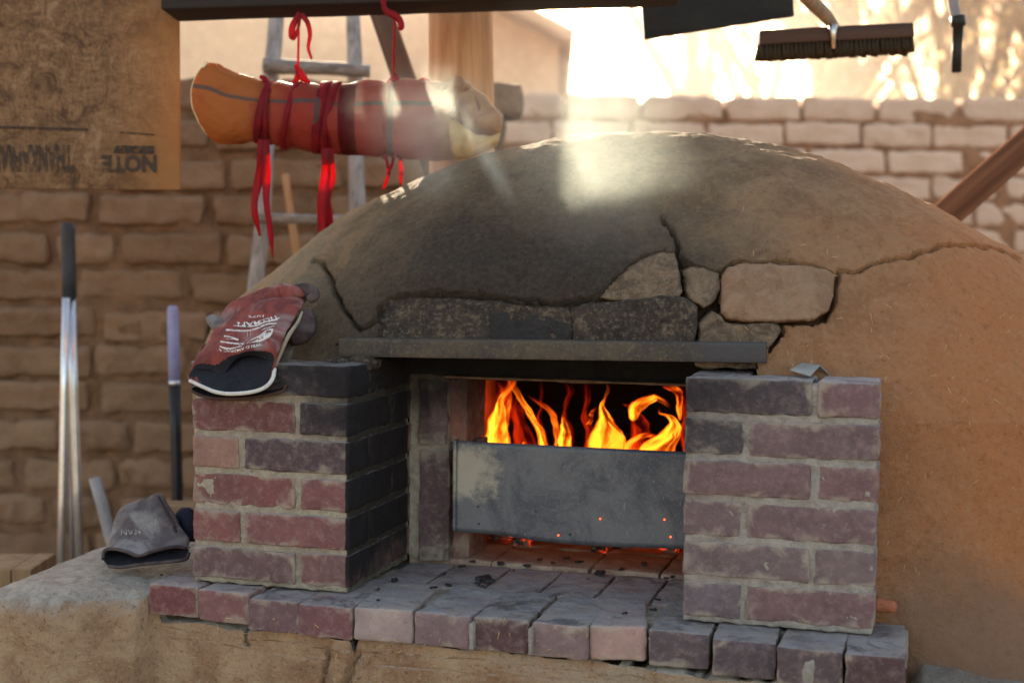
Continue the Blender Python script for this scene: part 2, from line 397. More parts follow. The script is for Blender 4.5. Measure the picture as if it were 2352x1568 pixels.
# ------------------------------------------------------------------ stucco house beyond the wall
stucco = simple('stucco', (.78, .56, .38), .95, .15, 2, .3, .01)
eave = simple('eave_wood', (.30, .15, .09), .8, .3, 6, .2, .01)
D = 11.
t = thing('stucco_house', 'peach stucco house gable with sloping brown eave beyond the adobe wall', 'house', (*dep(700, 620, D)[:2], G_Z))
def slab(P, thick, m, name, parent):          # polygon (world pts in one plane) extruded away from the camera
    P = np.array(P); n = len(P); Q = P+fd*thick
    F = [tuple(range(n)), tuple(range(2*n-1, n-1, -1))]+[(i, n+i, n+(i+1) % n, (i+1) % n) for i in range(n)]
    return mesh_obj(name, np.vstack([P, Q]), F, m, parent, smooth=False)
gpts = [dep(-700, 900, D), dep(1283, 900, D), dep(1283, 78, D), dep(1160, 8, D), dep(1010, -66, D), dep(-700, -66, D)]
slab(gpts, 4., stucco, 'wall', t)
e0 = dep(1336, 96, D-.35); e1 = dep(1010, -75, D-.35)
X_ = e1-e0; Ln = np.linalg.norm(X_)
Vb, Fb = rbox(Ln, 4.8, .10, .01, (2, 2, 1)); mesh_obj('roof', place(Vb, (e0+e1)/2+fd*2.3+np.array([0, 0, .03]), X_), Fb, eave, t)

# ------------------------------------------------------------------ trees (bare cottonwoods, golden leaves)
bark = simple('bark', (.30, .23, .17), .9, .4, 8, .8, .03)
kl = Mt('gold_leaf'); cc = kl.mix(kl.n('ObjectInfo').outputs['Random'], (.62, .42, .20), (.72, .56, .34))
dfb = kl.n('BsdfDiffuse', {'Color': cc}); tr = kl.n('BsdfTranslucent', {'Color': cc}); mx = kl.n('MixShader', {0: .5, 1: dfb.outputs[0], 2: tr.outputs[0]})
kl.t.links.new(mx.outputs[0], kl.out.inputs[0]); LEAF = kl.m
def tree(u, D, h, r0, seed, label, leaves=1500, lean=0., spread=1.):
    r = random.Random(seed); p = dep(u, 620, D); base = np.array([p[0], p[1], G_Z])
    t = thing('cottonwood_tree', label, 'tree', base, 'bare trees behind the far wall')
    trunk = []; limbs = []; tips = []
    def grow(p, d, L, rad, lev, store):
        n = 5; P = [p]; q = p.copy(); dd = d.copy()
        for i in range(n):
            dd = dd+np.array([r.gauss(0, .10), r.gauss(0, .10), r.gauss(.03, .05)]); dd /= np.linalg.norm(dd); q = q+dd*L/n; P.append(q.copy())
        store.append(tube(P, [rad*(1-.45*i/n) for i in range(n+1)], 7 if lev < 2 else 4))
        if lev >= 4: tips.extend(P[2:]); return
        for k in range((5, 4, 3, 3)[lev]):
            f = r.uniform(.35, 1.); b = P[int(f*n)]
            a = r.uniform(0, 6.28); s = np.array([math.cos(a), math.sin(a), r.uniform(.1, .9)])*spread
            nd = dd*.7+s*.7; nd /= np.linalg.norm(nd)
            grow(b, nd, L*r.uniform(.5, .7), rad*.42, lev+1, limbs)
    grow(base, np.array([lean, 0, 1.]), h*.55, r0, 0, trunk)
    V, F = join(trunk); mesh_obj('trunk', V, F, bark, t)
    V, F = join(limbs); mesh_obj('branches', V, F, bark, t)
    T = np.array(tips); rs = np.random.RandomState(seed)
    c = T[rs.randint(0, len(T), leaves)]+rs.normal(0, .16, (leaves, 3)); s = rs.uniform(.025, .055, (leaves, 1))
    a = rs.normal(0, 1, (leaves, 3)); a /= np.linalg.norm(a, axis=1)[:, None]; b = np.cross(a, rs.normal(0, 1, (leaves, 3))); b /= np.linalg.norm(b, axis=1)[:, None]
    V = np.stack([c-a*s, c+b*s*.7, c+a*s, c-b*s*.7], 1).reshape(-1, 3); F = np.arange(leaves*4).reshape(-1, 4)
    mesh_obj('crown', V, F, LEAF, t, smooth=False)
TL = ['thick trunked bare tree behind the hanging broom head', 'slim bare tree leaning behind the hanging dark board', 'leafy golden tree at the right edge of the background', 'bare tree just left of the hanging tool tip', 'small forked tree rising right of the stucco house', 'far pale tree seen under the broom bristles', 'tall bare tree behind the right end of the far wall', 'distant thin tree between the board and the broom']
for i, (u, D, h, r0, lv, sp) in enumerate([(1925, 14, 9, .24, 1500, 1.), (1590, 19, 10, .16, 1100, 1.), (2300, 12, 8, .17, 4200, 1.1), (2120, 15, 10, .2, 2600, .9), (1400, 24, 8, .14, 900, 1.1), (1790, 22, 9, .13, 1500, 1.2), (2480, 11, 9, .2, 3600, 1.1), (1690, 26, 11, .15, 1500, 1.)]):
    tree(u, D, h, r0, 20+i, TL[i], lv, rng.uniform(-.1, .1), sp)
# brushy far wood, one mass
rs = np.random.RandomState(5); n = 26000
us = rs.uniform(1250, 2900, n); Ds = rs.uniform(20, 34, n); hs = rs.uniform(0, 1, n)**.7
fw = CAM+(cf+c_r*((us-PW/2)/FPX)[:, None])*Ds[:, None]
hmax = 2.2+5.5*sstep(1500, 2300, us)+1.2*np.sin(us*.013)+.8*np.sin(us*.037)
c = np.c_[fw[:, 0], fw[:, 1], G_Z+hs*hmax]
dv = np.c_[rs.normal(0, .35, n), rs.normal(0, .35, n), np.ones(n)]; dv /= np.linalg.norm(dv, axis=1)[:, None]
Ls = rs.uniform(.12, .5, n)[:, None]; ws = rs.uniform(.006, .022, n)[:, None]; sd = np.cross(dv, fd); sd /= np.linalg.norm(sd, axis=1)[:, None]
V = np.stack([c-sd*ws, c+sd*ws, c+dv*Ls+sd*ws*.3, c+dv*Ls-sd*ws*.3], 1).reshape(-1, 3)
o = mesh_obj('far_thicket', V, np.arange(n*4).reshape(-1, 4), simple('dry_twigs', (.50, .36, .22), .9, .3, 2, 0), smooth=False)
o['kind'] = 'stuff'; tag(o, 'pale dry thicket of twigs glowing beyond the far adobe wall', 'thicket')

# ------------------------------------------------------------------ ladder, post, braces
GREYW = wood('weathered_wood', (.34, .33, .33), (.17, .16, .16), 2, 8, 60)
def px_tube(pts, D, rpx, **kw):
    D = D if hasattr(D, '__len__') else [D]*len(pts)
    P = [dep(x, y, d) for (x, y), d in zip(pts, D)]
    r = rpx if hasattr(rpx, '__len__') else [rpx]*len(pts)
    return tube(P, [a*d/FPX for a, d in zip(r, D)], **kw)
t = thing('pole_ladder', 'weathered grey pole ladder leaning on the brown wall behind the red bundle', 'ladder', (*dep(700, 620, 4.1)[:2], G_Z))
for pts, rr in (([(640, -60), (634, 60), (622, 180), (612, 340), (604, 500), (588, 650), (560, 1000), (545, 1500)], [17, 18, 19, 18, 17, 18, 19, 19]),
                ([(806, -60), (812, 60), (815, 180), (817, 340), (822, 500), (830, 650), (842, 1000), (850, 1500)], [15, 16, 18, 18, 19, 18, 18, 18])):
    V, F = px_tube(pts, [4.15, 4.13, 4.1, 4.07, 4.03, 4., 3.9, 3.75], rr, n=12, res=28, rough=.08, seed=3); mesh_obj('rail', V, F, GREYW, t)
for pts, rr, D in (([(606, 150), (680, 155), (760, 158), (850, 165)], [20, 17, 16, 15], 4.05), ([(592, 500), (680, 503), (760, 505), (840, 508)], [13, 12, 12, 12], 3.97),
                   ([(560, 860), (680, 863), (850, 868)], [13, 13, 13], 3.88), ([(600, -150), (700, -148), (840, -145)], [14, 14, 14], 4.1)):
    V, F = px_tube(pts, D, rr, n=12, res=16, rough=.10, seed=5); mesh_obj('rung', V, F, wood('rung_wood', (.30, .28, .26), (.12, .11, .10), 0, 8, 60), t)
PINE = wood('peeled_pine', (.58, .34, .17), (.36, .18, .08), 2, 5, 22)
V, F = px_tube([(1058, -120), (1058, 60), (1060, 240), (1062, 620), (1062, 1300)], 3.36, [75, 75, 75, 76, 77], n=28, res=20, rough=.012, seed=9)
tag(mesh_obj('roof_post', V, F, PINE), 'thick peeled pine post behind the snout end of the red bundle', 'post')
def px_bar(name, a, b, D0, D1, wpx, th, m, label=None, cat=None, parent=None, n=(6, 2, 2)):
    A = dep(*a, D0); B = dep(*b, D1); L = np.linalg.norm(B-A); Dm = (D0+D1)/2; wv = wpx*Dm/FPX
    X = (B-A)/L; Z = np.cross(X, -cf); Vb, Fb = rbox(L, th, wv, min(.006, th*.3), n, .001, 20, 3)
    X1, Y1, Z1 = basis(X, Z)
    o = mesh_obj(name, Vb, Fb, m, parent); o.matrix_basis = Matrix((( X1[0], Y1[0], Z1[0], (A+B)[0]/2), (X1[1], Y1[1], Z1[1], (A+B)[1]/2), (X1[2], Y1[2], Z1[2], (A+B)[2]/2), (0, 0, 0, 1)))
    if parent: o.matrix_parent_inverse = PM[parent.name].inverted()
    if label: tag(o, label, cat)
    return o
DARKW = wood('dark_timber', (.028, .020, .016), (.014, .011, .010), 0, 6, 40)  # albedo lowered for the shade a roof would cast on the beam
px_bar('diagonal_brace', (845, -60), (1010, 420), 3.62, 3.58, 54, .05, wood('brown_brace', (.10, .07, .05), (.05, .035, .03), 0, 6, 40), 'dark brown diagonal brace left of the pine post', 'brace')
px_bar('diagonal_brace', (2470, 232), (2040, 610), 3.55, 3.55, 66, .045, wood('red_brace', (.17, .082, .048), (.085, .04, .025), 0, 6, 40, 1., .0), 'reddish brown diagonal brace rising behind the right side of the oven', 'brace')
V, F = px_tube([(655, 400), (662, 450), (672, 520), (700, 700)], 4.2, [9, 9, 10, 10], n=6); tag(mesh_obj('wood_stake', V, F, PINE), 'thin tan stake leaning on the brown wall between the ladder rails', 'stake')
# overhead beam the bundle hangs from
px_bar('overhead_beam', (388, -18), (1560, -56), 3.15, 3.05, 112, .12, DARKW, 'dark overhead roof beam that the red bundle hangs from', 'beam', n=(20, 3, 3))

# ------------------------------------------------------------------ OSB board with stencil lettering
k = Mt('osb'); v = k.tc.outputs['Object']
a = k.noise(5, 6, .7, v, .8); b = k.noise(16, 6, .75, v, 1.2); X, Y, Z = k.xyz(v)
s1 = k.noise(1., 4, .6, k.scl(v, (26, 60, 90)), 1.5); s2 = k.noise(1., 4, .6, k.scl(v, (95, 60, 30)), 1.5)
st = k.math('MULTIPLY', k.math('ADD', s1, s2), .5)
c = k.mix(k.ramp(st, .36, .62), (.10, .052, .025), (.21, .115, .055)); c = k.mix(k.ramp(b, .50, .62, 0, .8), c, (.06, .028, .013)); c = k.mix(k.ramp(b, .46, .36, 0, .55), c, (.30, .19, .11)); c = k.mix(k.ramp(a, .52, .62, 0, .6), c, (.085, .04, .016))
c = k.mix(k.ramp(k.math('ADD', X, k.math('MULTIPLY', a, .14)), .20, .44, 0, .75), c, (.33, .155, .055))  # sun glow and flare on the right side, painted as an orange gradient
c = k.mix(k.ramp(k.math('ADD', Z, k.math('MULTIPLY', a, .25)), .52, .62, 0, .8), c, (.045, .022, .010)); fv = st  # top of the panel painted darker for shade under a roof
k.bsdf(c, .8, k.bump(fv, .35, .003), 0, .3)
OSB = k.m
DB = 3.25
x0 = atv(-260, 437, DB); x1 = atv(415, 437, DB); z1 = atv(415, -420, DB)[2]; z0 = x1[2]
L = np.linalg.norm((x1-x0)[:2]); Vb, Fb = rbox(L, .012, z1-z0, .003, (6, 1, 6), .0008, 20, 2)
cen = (x0+x1)/2; t = thing('particle_board', 'stained brown particle board hanging at upper left with faded upside-down lettering', 'board', (cen[0], cen[1], z0), rz=YAW)
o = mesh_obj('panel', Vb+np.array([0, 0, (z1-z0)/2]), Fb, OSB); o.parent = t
INK = simple('faded_ink', (.07, .045, .03), .9, .4, 60, 0)
k = Mt('worn_ink'); nn = k.noise(30, 5, .7); b_ = k.n('BsdfPrincipled', {'Base Color': (.05, .032, .022), 'Roughness': .9}); tp = k.n('BsdfTransparent'); ms = k.n('MixShader', {0: k.ramp(nn, .38, .55, .15, .95), 1: tp.outputs[0], 2: b_.outputs[0]}); k.t.links.new(ms.outputs[0], k.out.inputs[0]); WORN = k.m
k = Mt('worn_white_print'); nn = k.noise(160, 4, .7); b_ = k.n('BsdfPrincipled', {'Base Color': (.66, .60, .55), 'Roughness': .9}); tp = k.n('BsdfTransparent'); ms = k.n('MixShader', {0: k.ramp(nn, .36, .46, .0, .95), 1: tp.outputs[0], 2: b_.outputs[0]}); k.t.links.new(ms.outputs[0], k.out.inputs[0]); WHITEP = k.m
def text_mesh(s, size=1., bold=0.):
    cu_ = bpy.data.curves.new('t', 'FONT'); cu_.body = s; cu_.size = size; cu_.offset = bold; cu_.resolution_u = 3
    o = bpy.data.objects.new('t', cu_); COL.objects.link(o); bpy.context.view_layer.update()
    me = bpy.data.meshes.new_from_object(o.evaluated_get(bpy.context.evaluated_depsgraph_get()))
    V = np.array([v.co[:] for v in me.vertices]); F = [tuple(p.vertices) for p in me.polygons]
    bpy.data.objects.remove(o); bpy.data.meshes.remove(me); return V, F
def fit01(V):
    lo = V.min(0); hi = V.max(0); return (V[:, :2]-lo[:2])/(hi-lo)[:2]
front = fd*(-.0085)
def board_text(s, u0, v0, u1, v1, name='stencil_lettering', bold=.02):
    V, F = text_mesh(s, 1., bold); q = fit01(V)          # rotated by half a turn
    W_ = np.array([atv(u1+(u0-u1)*a, v0+(v1-v0)*b, DB)+front for a, b in q])
    o = mesh_obj(name, W_, F, WORN, None, False); set_parent(o, t); return o
board_text('THANK A FRAMER'.replace(' A ', 'A'), -52, 333, 170, 396, bold=.045)
board_text('NOTE', 236, 356, 362, 398, bold=.05)
o = slab([atv(270, 335, DB)+front, atv(356, 336, DB)+front, atv(357, 355, DB)+front, atv(262, 353, DB)+front][::-1], -.0004, WORN, 'stencil_bar', None); set_parent(o, t)
for pp in ([(-90, 287), (205, 296), (205, 301), (-90, 294)], [(278, 303), (357, 309), (357, 312), (278, 307)]):
    o = slab([atv(x, y, DB)+front for x, y in pp][::-1], -.0004, WORN, 'printed_line', None); set_parent(o, t)

# ------------------------------------------------------------------ hanging tools at top right
Dt = 3.3
peel_wood = wood('shaded_peel_wood', (.018, .016, .013), (.008, .008, .007), 0, 6, 30)  # near-black albedo stands for the shade of an absent roof
o = slab([dep(1480, 90, Dt), dep(1824, 36, Dt), dep(1812, -180, Dt), dep(1466, -120, Dt)], .02, peel_wood, 'wooden_peel', None)
tag(o, 'dark wooden oven peel board hanging at the top above the oven dome', 'peel')
t = thing('push_broom', 'push broom with wooden head hanging bristles down at the top right', 'broom', dep(1915, 140, Dt))
BW = wood('broom_wood', (.075, .038, .024), (.045, .024, .016), 0, 6, 40)  # darkened likewise, roof shade put into the colour
px_bar('head', (1740, 92), (2093, 74), Dt, Dt, 34, .06, BW, parent=t, n=(12, 3, 2))
V, F = px_tube([(1790, -110), (1850, -10), (1890, 30), (1918, 66)], [Dt-.25, Dt-.12, Dt-.05, Dt], [17, 17, 16, 12], n=12, res=12, rough=.02); mesh_obj('handle', V, F, wood('handle_wood', (.30, .22, .15), (.18, .13, .09), 2), t)
V, F = px_tube([(1912, 58), (1914, 80), (1915, 112)], Dt-.035, [12, 7, 5], n=8); mesh_obj('bolt', V, F, simple('bolt_steel', (.6, .55, .5), .3, .1, 30, 0, metal=1.), t)
bris = []; rs = np.random.RandomState(2)
for i in range(36):
    for j in range(5):
        x = 1746+i*9.75; y = 108-i*.5; dz = (j-2)*.011
        a = dep(x, y-4, Dt)+fd*dz; b = dep(x+rs.normal(0, 2), y+31+rs.normal(0, 1.5), Dt)+fd*(dz*1.35)
        bris.append(tube([a, b], [.0042, .0068], 5))
V, F = join(bris); o = mesh_obj('bristles', V, F, simple('bristle', (.035, .02, .006), .8, .4, 90, .3), t); o['kind'] = 'stuff'
t = thing('rake_handle', 'tool handle with black grip hanging at the top right corner', 'tool', dep(2200, 160, Dt))
V, F = px_tube([(2180, -80), (2188, 0), (2197, 45), (2200, 60)], Dt, [11, 12, 12, 11], n=10, res=8); mesh_obj('shaft', V, F, GREYW, t)
V, F = px_tube([(2199, 38), (2202, 60), (2201, 62), (2198, 110), (2197, 166)], Dt, [17, 17, 12, 11.5, 11], n=10); mesh_obj('grip', V, F, simple('black_rubber', (.012, .012, .012), .5, .2, 20, 0), t)

# ------------------------------------------------------------------ red bundle
DH = 3.12
k = Mt('orange_hide'); uvn = k.xyz(k.tc.outputs['UV']); a = k.noise(10, 5, .6, None, .5); X_, Y_ = uvn[0], uvn[1]
col = k.mix(k.ramp(k.math('ADD', X_, k.math('MULTIPLY', k.math('SUBTRACT', a, .5), .25)), .22, .42), (.50, .17, .04), (.42, .055, .035))
col = k.mix(k.ramp(a, .5, .7, 0, .5), col, (.32, .05, .02))
col = k.mix(k.ramp(X_, .86, .95), col, (.66, .40, .22))
ln = 0
for c0, hw, ax in ((.335, .012, 0), (.50, .014, 0), (.74, .012, 0), (.30, .012, 1), (.50, .01, 1)):
    s_ = X_ if ax == 0 else Y_
    d_ = k.math('ABSOLUTE', k.math('SUBTRACT', s_, k.math('ADD', c0, k.math('MULTIPLY', k.math('SUBTRACT', a, .5), .03)))); L_ = k.ramp(d_, hw, hw*.6); ln = L_ if isinstance(ln, int) else k.math('MAXIMUM', ln, L_)
col = k.mix(k.math('MULTIPLY', ln, .8), col, (.10, .095, .09))
col = k.mix(k.math('MULTIPLY', k.ramp(X_, .575, .58), k.ramp(X_, .64, .635)), col, (.14, .003, .006))
pb = k.n('BsdfPrincipled', {'Base Color': col, 'Roughness': .6, 'Specular IOR Level': .3}); tl = k.n('BsdfTranslucent', {'Color': k.mix(.0, col, col)})
k.set(pb.inputs['Normal'], k.bump(k.math('ADD', k.noise(40, 5, .7), a), .8, .008)); ms = k.n('MixShader', {0: .5, 1: pb.outputs[0], 2: tl.outputs[0]}); k.t.links.new(ms.outputs[0], k.out.inputs[0]); HIDE = k.m
t = thing('rolled_hide', 'rolled orange leather hide bound with red ribbons, hanging from the overhead beam', 'leather bundle', dep(790, 270, DH))
secs = [(458, 226, 78, .30), (490, 236, 84, .5), (530, 250, 78, .75), (600, 258, 68, .9), (660, 264, 75, 1), (740, 271, 79, 1), (800, 276, 79, 1), (870, 275, 86, 1), (950, 276, 89, 1), (1010, 278, 88, 1), (1050, 284, 76, 1)]
Q = cat_rom(np.array(secs), 70); rings = []; uvs = []; nph = 56
sp = DH/FPX
for i, (x, y, r, dd) in enumerate(Q):
    a = np.linspace(0, 2*np.pi, nph, endpoint=False); tt = i/69.
    lean = -.13*(1-min(1, tt/.18))                      # the open end leans
    xx = x+np.sin(a)*(lean*-150)*0+(np.cos(a))*(-12 if tt < .05 else 0)*0
    for wx in (617, 672, 752, 893): r = r*(1-.085*math.exp(-((x-wx)/17.)**2))
    P = np.array([dep(x+(30*abs(np.sin(q))**2-12)*max(0, 1-tt/.14), y-r*np.sin(q), DH)+fd*(r*sp*dd*-np.cos(q)) for q in a])
    c = P.mean(0); P = P+(P-c)*(fbm(P, 9, 3, 4)*.09+fbm(P, 30, 3, 14)*.035+.03*np.sin(a*3+tt*14)+.022*np.sin(a*11+fbm(P, 14, 2, 24)*7)*(.4+.6*(tt < .25)))[:, None]
    rings.append(P); uvs += [(tt, ((q/(2*np.pi))+.25) % 1.) for q in a]
V, F = loft(rings, True, False)
F = [f for f in F if not (f[0]//nph <= 14 and .30+.0135*(f[0]//nph) < (f[0] % nph)/nph*2 < .52)]
o = mesh_obj('leather_roll', V, F, HIDE, t, uv=uvs); md = o.modifiers.new('s', 'SOLIDIFY'); md.thickness = .003
# bright rim of the open end, sunlight put into a pale tube
EDGE = simple('pale_rim', (.80, .62, .36), .6, .15, 50, 0)
V, F = tube(np.vstack([rings[0], rings[0][:1]]), .0035, 6); mesh_obj('sunlit_edge', V, F, EDGE, t)
# folded snout-like end
k = Mt('tan_leather'); a = k.noise(16, 6, .65, None, .8); col = k.mix(k.ramp(a, .3, .7), (.17, .06, .025), (.40, .19, .075)); pb = k.n('BsdfPrincipled', {'Base Color': col, 'Roughness': .5, 'Normal': k.bump(a, .6, .006)}); tl = k.n('BsdfTranslucent', {'Color': col}); ms = k.n('MixShader', {0: .25, 1: pb.outputs[0], 2: tl.outputs[0]}); k.t.links.new(ms.outputs[0], k.out.inputs[0]); TAN = k.m
Dn = DH-.02
V, F = px_tube([(1030, 262), (1060, 256), (1090, 262), (1118, 276), (1142, 290), (1152, 293)], [Dn, Dn, Dn-.01, Dn-.02, Dn-.03, Dn-.03], [62, 60, 50, 38, 27, 12], n=28, res=40, rough=.14, seed=6); mesh_obj('folded_end', V, F, TAN, t)
FOLD = simple('dark_fold', (.16, .065, .03), .7, .3, 30, 0)
for pts, rr in (([(1092, 222), (1100, 246), (1098, 276)], [2, 4, 2]), ([(1128, 262), (1138, 280), (1132, 300)], [2, 3.5, 2])):
    V, F = px_tube(pts, Dn-.05, rr, n=6, res=10, rough=.2); mesh_obj('crease_fold', V, F, FOLD, t)
def sheet(rows_, D0, bulge, m, name, parent, nu=14, nv=8):
    """curved flap: two border curves in pixels, bulging towards the camera"""
    A = cat_rom(np.array(rows_[0], float), nu); B = cat_rom(np.array(rows_[1], float), nu); P = []
    for j in range(nv):
        f = j/(nv-1)
        for i in range(nu):
            q = A[i]*(1-f)+B[i]*f; P.append(dep(q[0], q[1], D0)-fd*(bulge*math.sin(f*math.pi)*(.6+.4*math.sin(i*.8))))
    I = np.arange(nu*nv).reshape(nv, nu); F = np.stack([I[:-1, :-1], I[:-1, 1:], I[1:, 1:], I[1:, :-1]], -1).reshape(-1, 4)
    o = mesh_obj(name, np.array(P), F, m, parent); md = o.modifiers.new('s', 'SOLIDIFY'); md.thickness = .0035; return o
sheet(([(985, 204), (1020, 190), (1050, 178), (1082, 196)], [(1000, 236), (1035, 232), (1062, 222), (1078, 202)]), Dn-.02, .03, TAN, 'ear_flap', t)
k = Mt('yellow_suede'); a = k.noise(22, 5, .6); col = k.mix(k.ramp(a, .3, .7), (.50, .26, .06), (.72, .52, .22)); pb = k.n('BsdfPrincipled', {'Base Color': col, 'Roughness': .8}); tl = k.n('BsdfTranslucent', {'Color': col}); ms = k.n('MixShader', {0: .4, 1: pb.outputs[0], 2: tl.outputs[0]}); k.t.links.new(ms.outputs[0], k.out.inputs[0])
sheet(([(1030, 270), (1070, 296), (1110, 318), (1150, 308)], [(1040, 350), (1056, 366), (1098, 352), (1140, 334)]), Dn-.055, .02, k.m, 'throat_flap', t)
# ribbons
k = Mt('red_ribbon'); a = k.noise(40, 4, .6); col = k.mix(k.ramp(a, .3, .7), (.16, .001, .006), (.30, .003, .012)); pb = k.n('BsdfPrincipled', {'Base Color': col, 'Roughness': .7}); tl = k.n('BsdfTranslucent', {'Color': (.60, .008, .03)}); ms = k.n('MixShader', {0: .5, 1: pb.outputs[0], 2: tl.outputs[0]}); k.t.links.new(ms.outputs[0], k.out.inputs[0]); RIB = k.m
def wrap(x, wid, slant, r, y):
    P = []; n = 44
    for i in range(n+1):
        q = 2*np.pi*i/n; P.append(dep(x+slant*math.sin(q), y-(r+4)*math.sin(q), DH)+fd*((r+4)*sp*-math.cos(q)))
    P = np.array(P); c = P.mean(0); h = wid*sp/2
    A = P-fr*h; B = P+fr*h; A2 = A+(A-c)*.04; B2 = B+(B-c)*.04
    rings = [np.array([A[i], B[i], B2[i], A2[i]]) for i in range(n+1)]; V, F = loft(rings, True, False); return mesh_obj('ribbon_wrap', V, F, RIB, t)
for x, wid, sl_, r, y in ((612, 20, 16, 65, 258), (622, 10, 4, 66, 260), (672, 12, 18, 72, 266), (742, 22, 10, 76, 271), (762, 16, 14, 77, 272), (893, 8, 8, 83, 276)):
    wrap(x, wid, sl_, r, y)
def tail(pts, wid, D0, tw=.0, name='ribbon_tail'):
    Q = cat_rom(np.array([(*p, w_) for p, w_ in zip(pts, wid)], float), 34); rings = []
    for i, (x, y, w_) in enumerate(Q):
        a = tw*math.sin(i*.23); s = fr*math.cos(a)+fd*math.sin(a); c = dep(x, y, D0)-fd*(.006*math.sin(i*.35)); h = w_*sp/2
        T = fd*.0007
        rings.append(np.array([c-s*h-T, c+s*h-T, c+s*h+T, c-s*h+T]))
    V, F = loft(rings); return mesh_obj(name, V, F, RIB, t)
tail([(603, 320), (600, 380), (588, 440), (586, 490), (596, 542)], [20, 22, 20, 17, 5], DH-.07, .5)
tail([(612, 320), (612, 380), (611, 450), (620, 520), (625, 592)], [14, 20, 17, 15, 3], DH-.075, .5)
tail([(750, 340), (748, 390), (742, 450), (742, 540)], [22, 20, 26, 26], DH-.08, .35)
tail([(758, 340), (762, 400), (752, 460), (756, 520)], [16, 18, 22, 18], DH-.075, .6)
tail([(884, 352), (892, 385), (890, 410), (880, 434)], [7, 9, 9, 5], DH-.08, .3)
tail([(908, 352), (898, 385), (892, 405)], [7, 7, 5], DH-.08, .3)
tail([(920, 362), (921, 395), (920, 428)], [9, 12, 4], DH-.02, .3)
for x, y0, y1 in ((685, -20, 186), (905, -30, 184)):
    V, F = px_tube([(x-1, y0), (x+1, 60), (x, 120), (x-1, y1)], DH-.09 if x < 0 else DH-.0, 3.2, n=6, res=14); mesh_obj('hanging_cord', V, F, RIB, t)
def knot(pts, rr, D0=DH-.02): V, F = px_tube(pts, D0, rr, n=8, res=18); mesh_obj('ribbon_knot', V, F, RIB, t)
knot([(688, 30), (672, 62), (672, 88), (684, 70), (690, 32)], [5, 8, 7, 4, 4], DH-.1)
knot([(692, 34), (706, 52), (712, 80), (708, 110), (716, 136)], [6, 6, 5, 4, 3], DH-.1)
knot([(880, -5), (884, 22), (902, 34), (918, 46), (922, 64), (914, 66)], [7, 7, 9, 8, 7, 3], DH-.1)
knot([(678, 150), (688, 166), (700, 182), (712, 190)], [4, 9, 8, 3]); knot([(686, 160), (680, 180), (672, 192)], [4, 5, 3])
knot([(905, 168), (903, 180), (890, 192)], [4, 7, 5]); knot([(905, 170), (912, 182), (922, 192)], [4, 7, 4])
knot([(597, 176), (606, 180), (620, 196), (606, 190), (588, 188)], [4, 6, 5, 4, 3]); knot([(752, 192), (764, 202), (776, 194), (784, 206)], [4, 6, 6, 3]); knot([(960, 188), (975, 183), (990, 196), (1000, 206)], [3, 6, 6, 3])

# ------------------------------------------------------------------ poles and lumber at left
SIL = simple('silver_pipe', (.62, .65, .70), .28, .12, 14, .1, .001, metal=.9)
def px_thing(name, label, cat, D, u, v): return thing(name, label, cat, dep(u, v, D))
t = px_thing('pole_pruner', 'tall black-gripped pole with two thin silver tubes against the wall', 'pole', 3.9, 160, 1300)
V, F = px_tube([(156, 512), (156, 530), (158, 620), (159, 688)], 3.9, [13, 16, 16.5, 16], n=14); mesh_obj('grip', V, F, simple('slate_foam', (.035, .042, .055), .6, .2, 30, .2), t)
V, F = px_tube([(152, 684), (148, 900), (144, 1150), (139, 1340)], 3.86, 9.5, n=14); mesh_obj('tube', V, F, SIL, t)
V, F = px_tube([(165, 684), (170, 900), (178, 1120), (184, 1340)], 3.9, 10, n=14); mesh_obj('tube', V, F, SIL, t)
V, F = px_tube([(163, 700), (164, 900), (166, 1150), (168, 1340)], 3.97, 7, n=12); mesh_obj('tube', V, F, simple('dull_pipe', (.25, .24, .25), .5, .2, 14, 0, metal=.6), t)
t = px_thing('long_handle', 'black long handle with lavender blue sleeve standing beside the left brick pillar', 'pole', 3.8, 403, 1165)
V, F = px_tube([(397, 702), (397, 712), (399, 800), (401, 878)], 3.8, [9, 13, 13.5, 13], n=14); mesh_obj('sleeve', V, F, simple('lavender_foam', (.24, .25, .45), .55, .15, 20, 0), t)
V, F = px_tube([(401, 874), (401, 884)], 3.8, 14, n=14); mesh_obj('collar', V, F, SIL, t)
V, F = px_tube([(401, 882), (404, 1000), (408, 1200), (411, 1340)], 3.8, 13, n=14); mesh_obj('shaft', V, F, simple('black_shaft', (.012, .014, .02), .35, .2, 20, 0), t)
V, F = px_tube([(217, 1096), (235, 1160), (256, 1240), (285, 1340)], 3.7, [13, 14, 14, 14], n=14); tag(mesh_obj('pipe', V, F, simple('grey_pipe', (.30, .29, .30), .5, .2, 20, .1)), 'short grey pipe leaning left behind the grey glove', 'pipe')
YP = wood('yellow_pine', (.27, .17, .085), (.17, .10, .05), 2, 8, 30)
def lumber(label, u0, v0, u1, v1, D, dpt, parts, name='lumber'):
    t = thing(name, label, 'lumber', dep((u0+u1)/2, v1, D)); sp_ = D/FPX
    for a, b in parts:
        ua, ub = u0+(u1-u0)*a, u0+(u1-u0)*b; A = dep(ua, v0, D); B = dep(ub, v1, D); Vb, Fb = rbox((ub-ua)*sp_-.001, dpt, abs(A[2]-B[2]), .003, (4, 3, 3), .0006, 20, 1)
        c = (A+B)/2+fd*dpt/2; o = mesh_obj('plank', Vb, Fb, YP, t); o.matrix_basis = Matrix.Translation(Vector(c)) @ Matrix.Rotation(YAW, 4, 'Z'); o.matrix_parent_inverse = PM[t.name].inverted()
    return t
lumber('two weathered pine planks side by side at the lower left corner', -140, 1304, 74, 1640, 2.95, .16, [(0, .78), (.78, 1)])
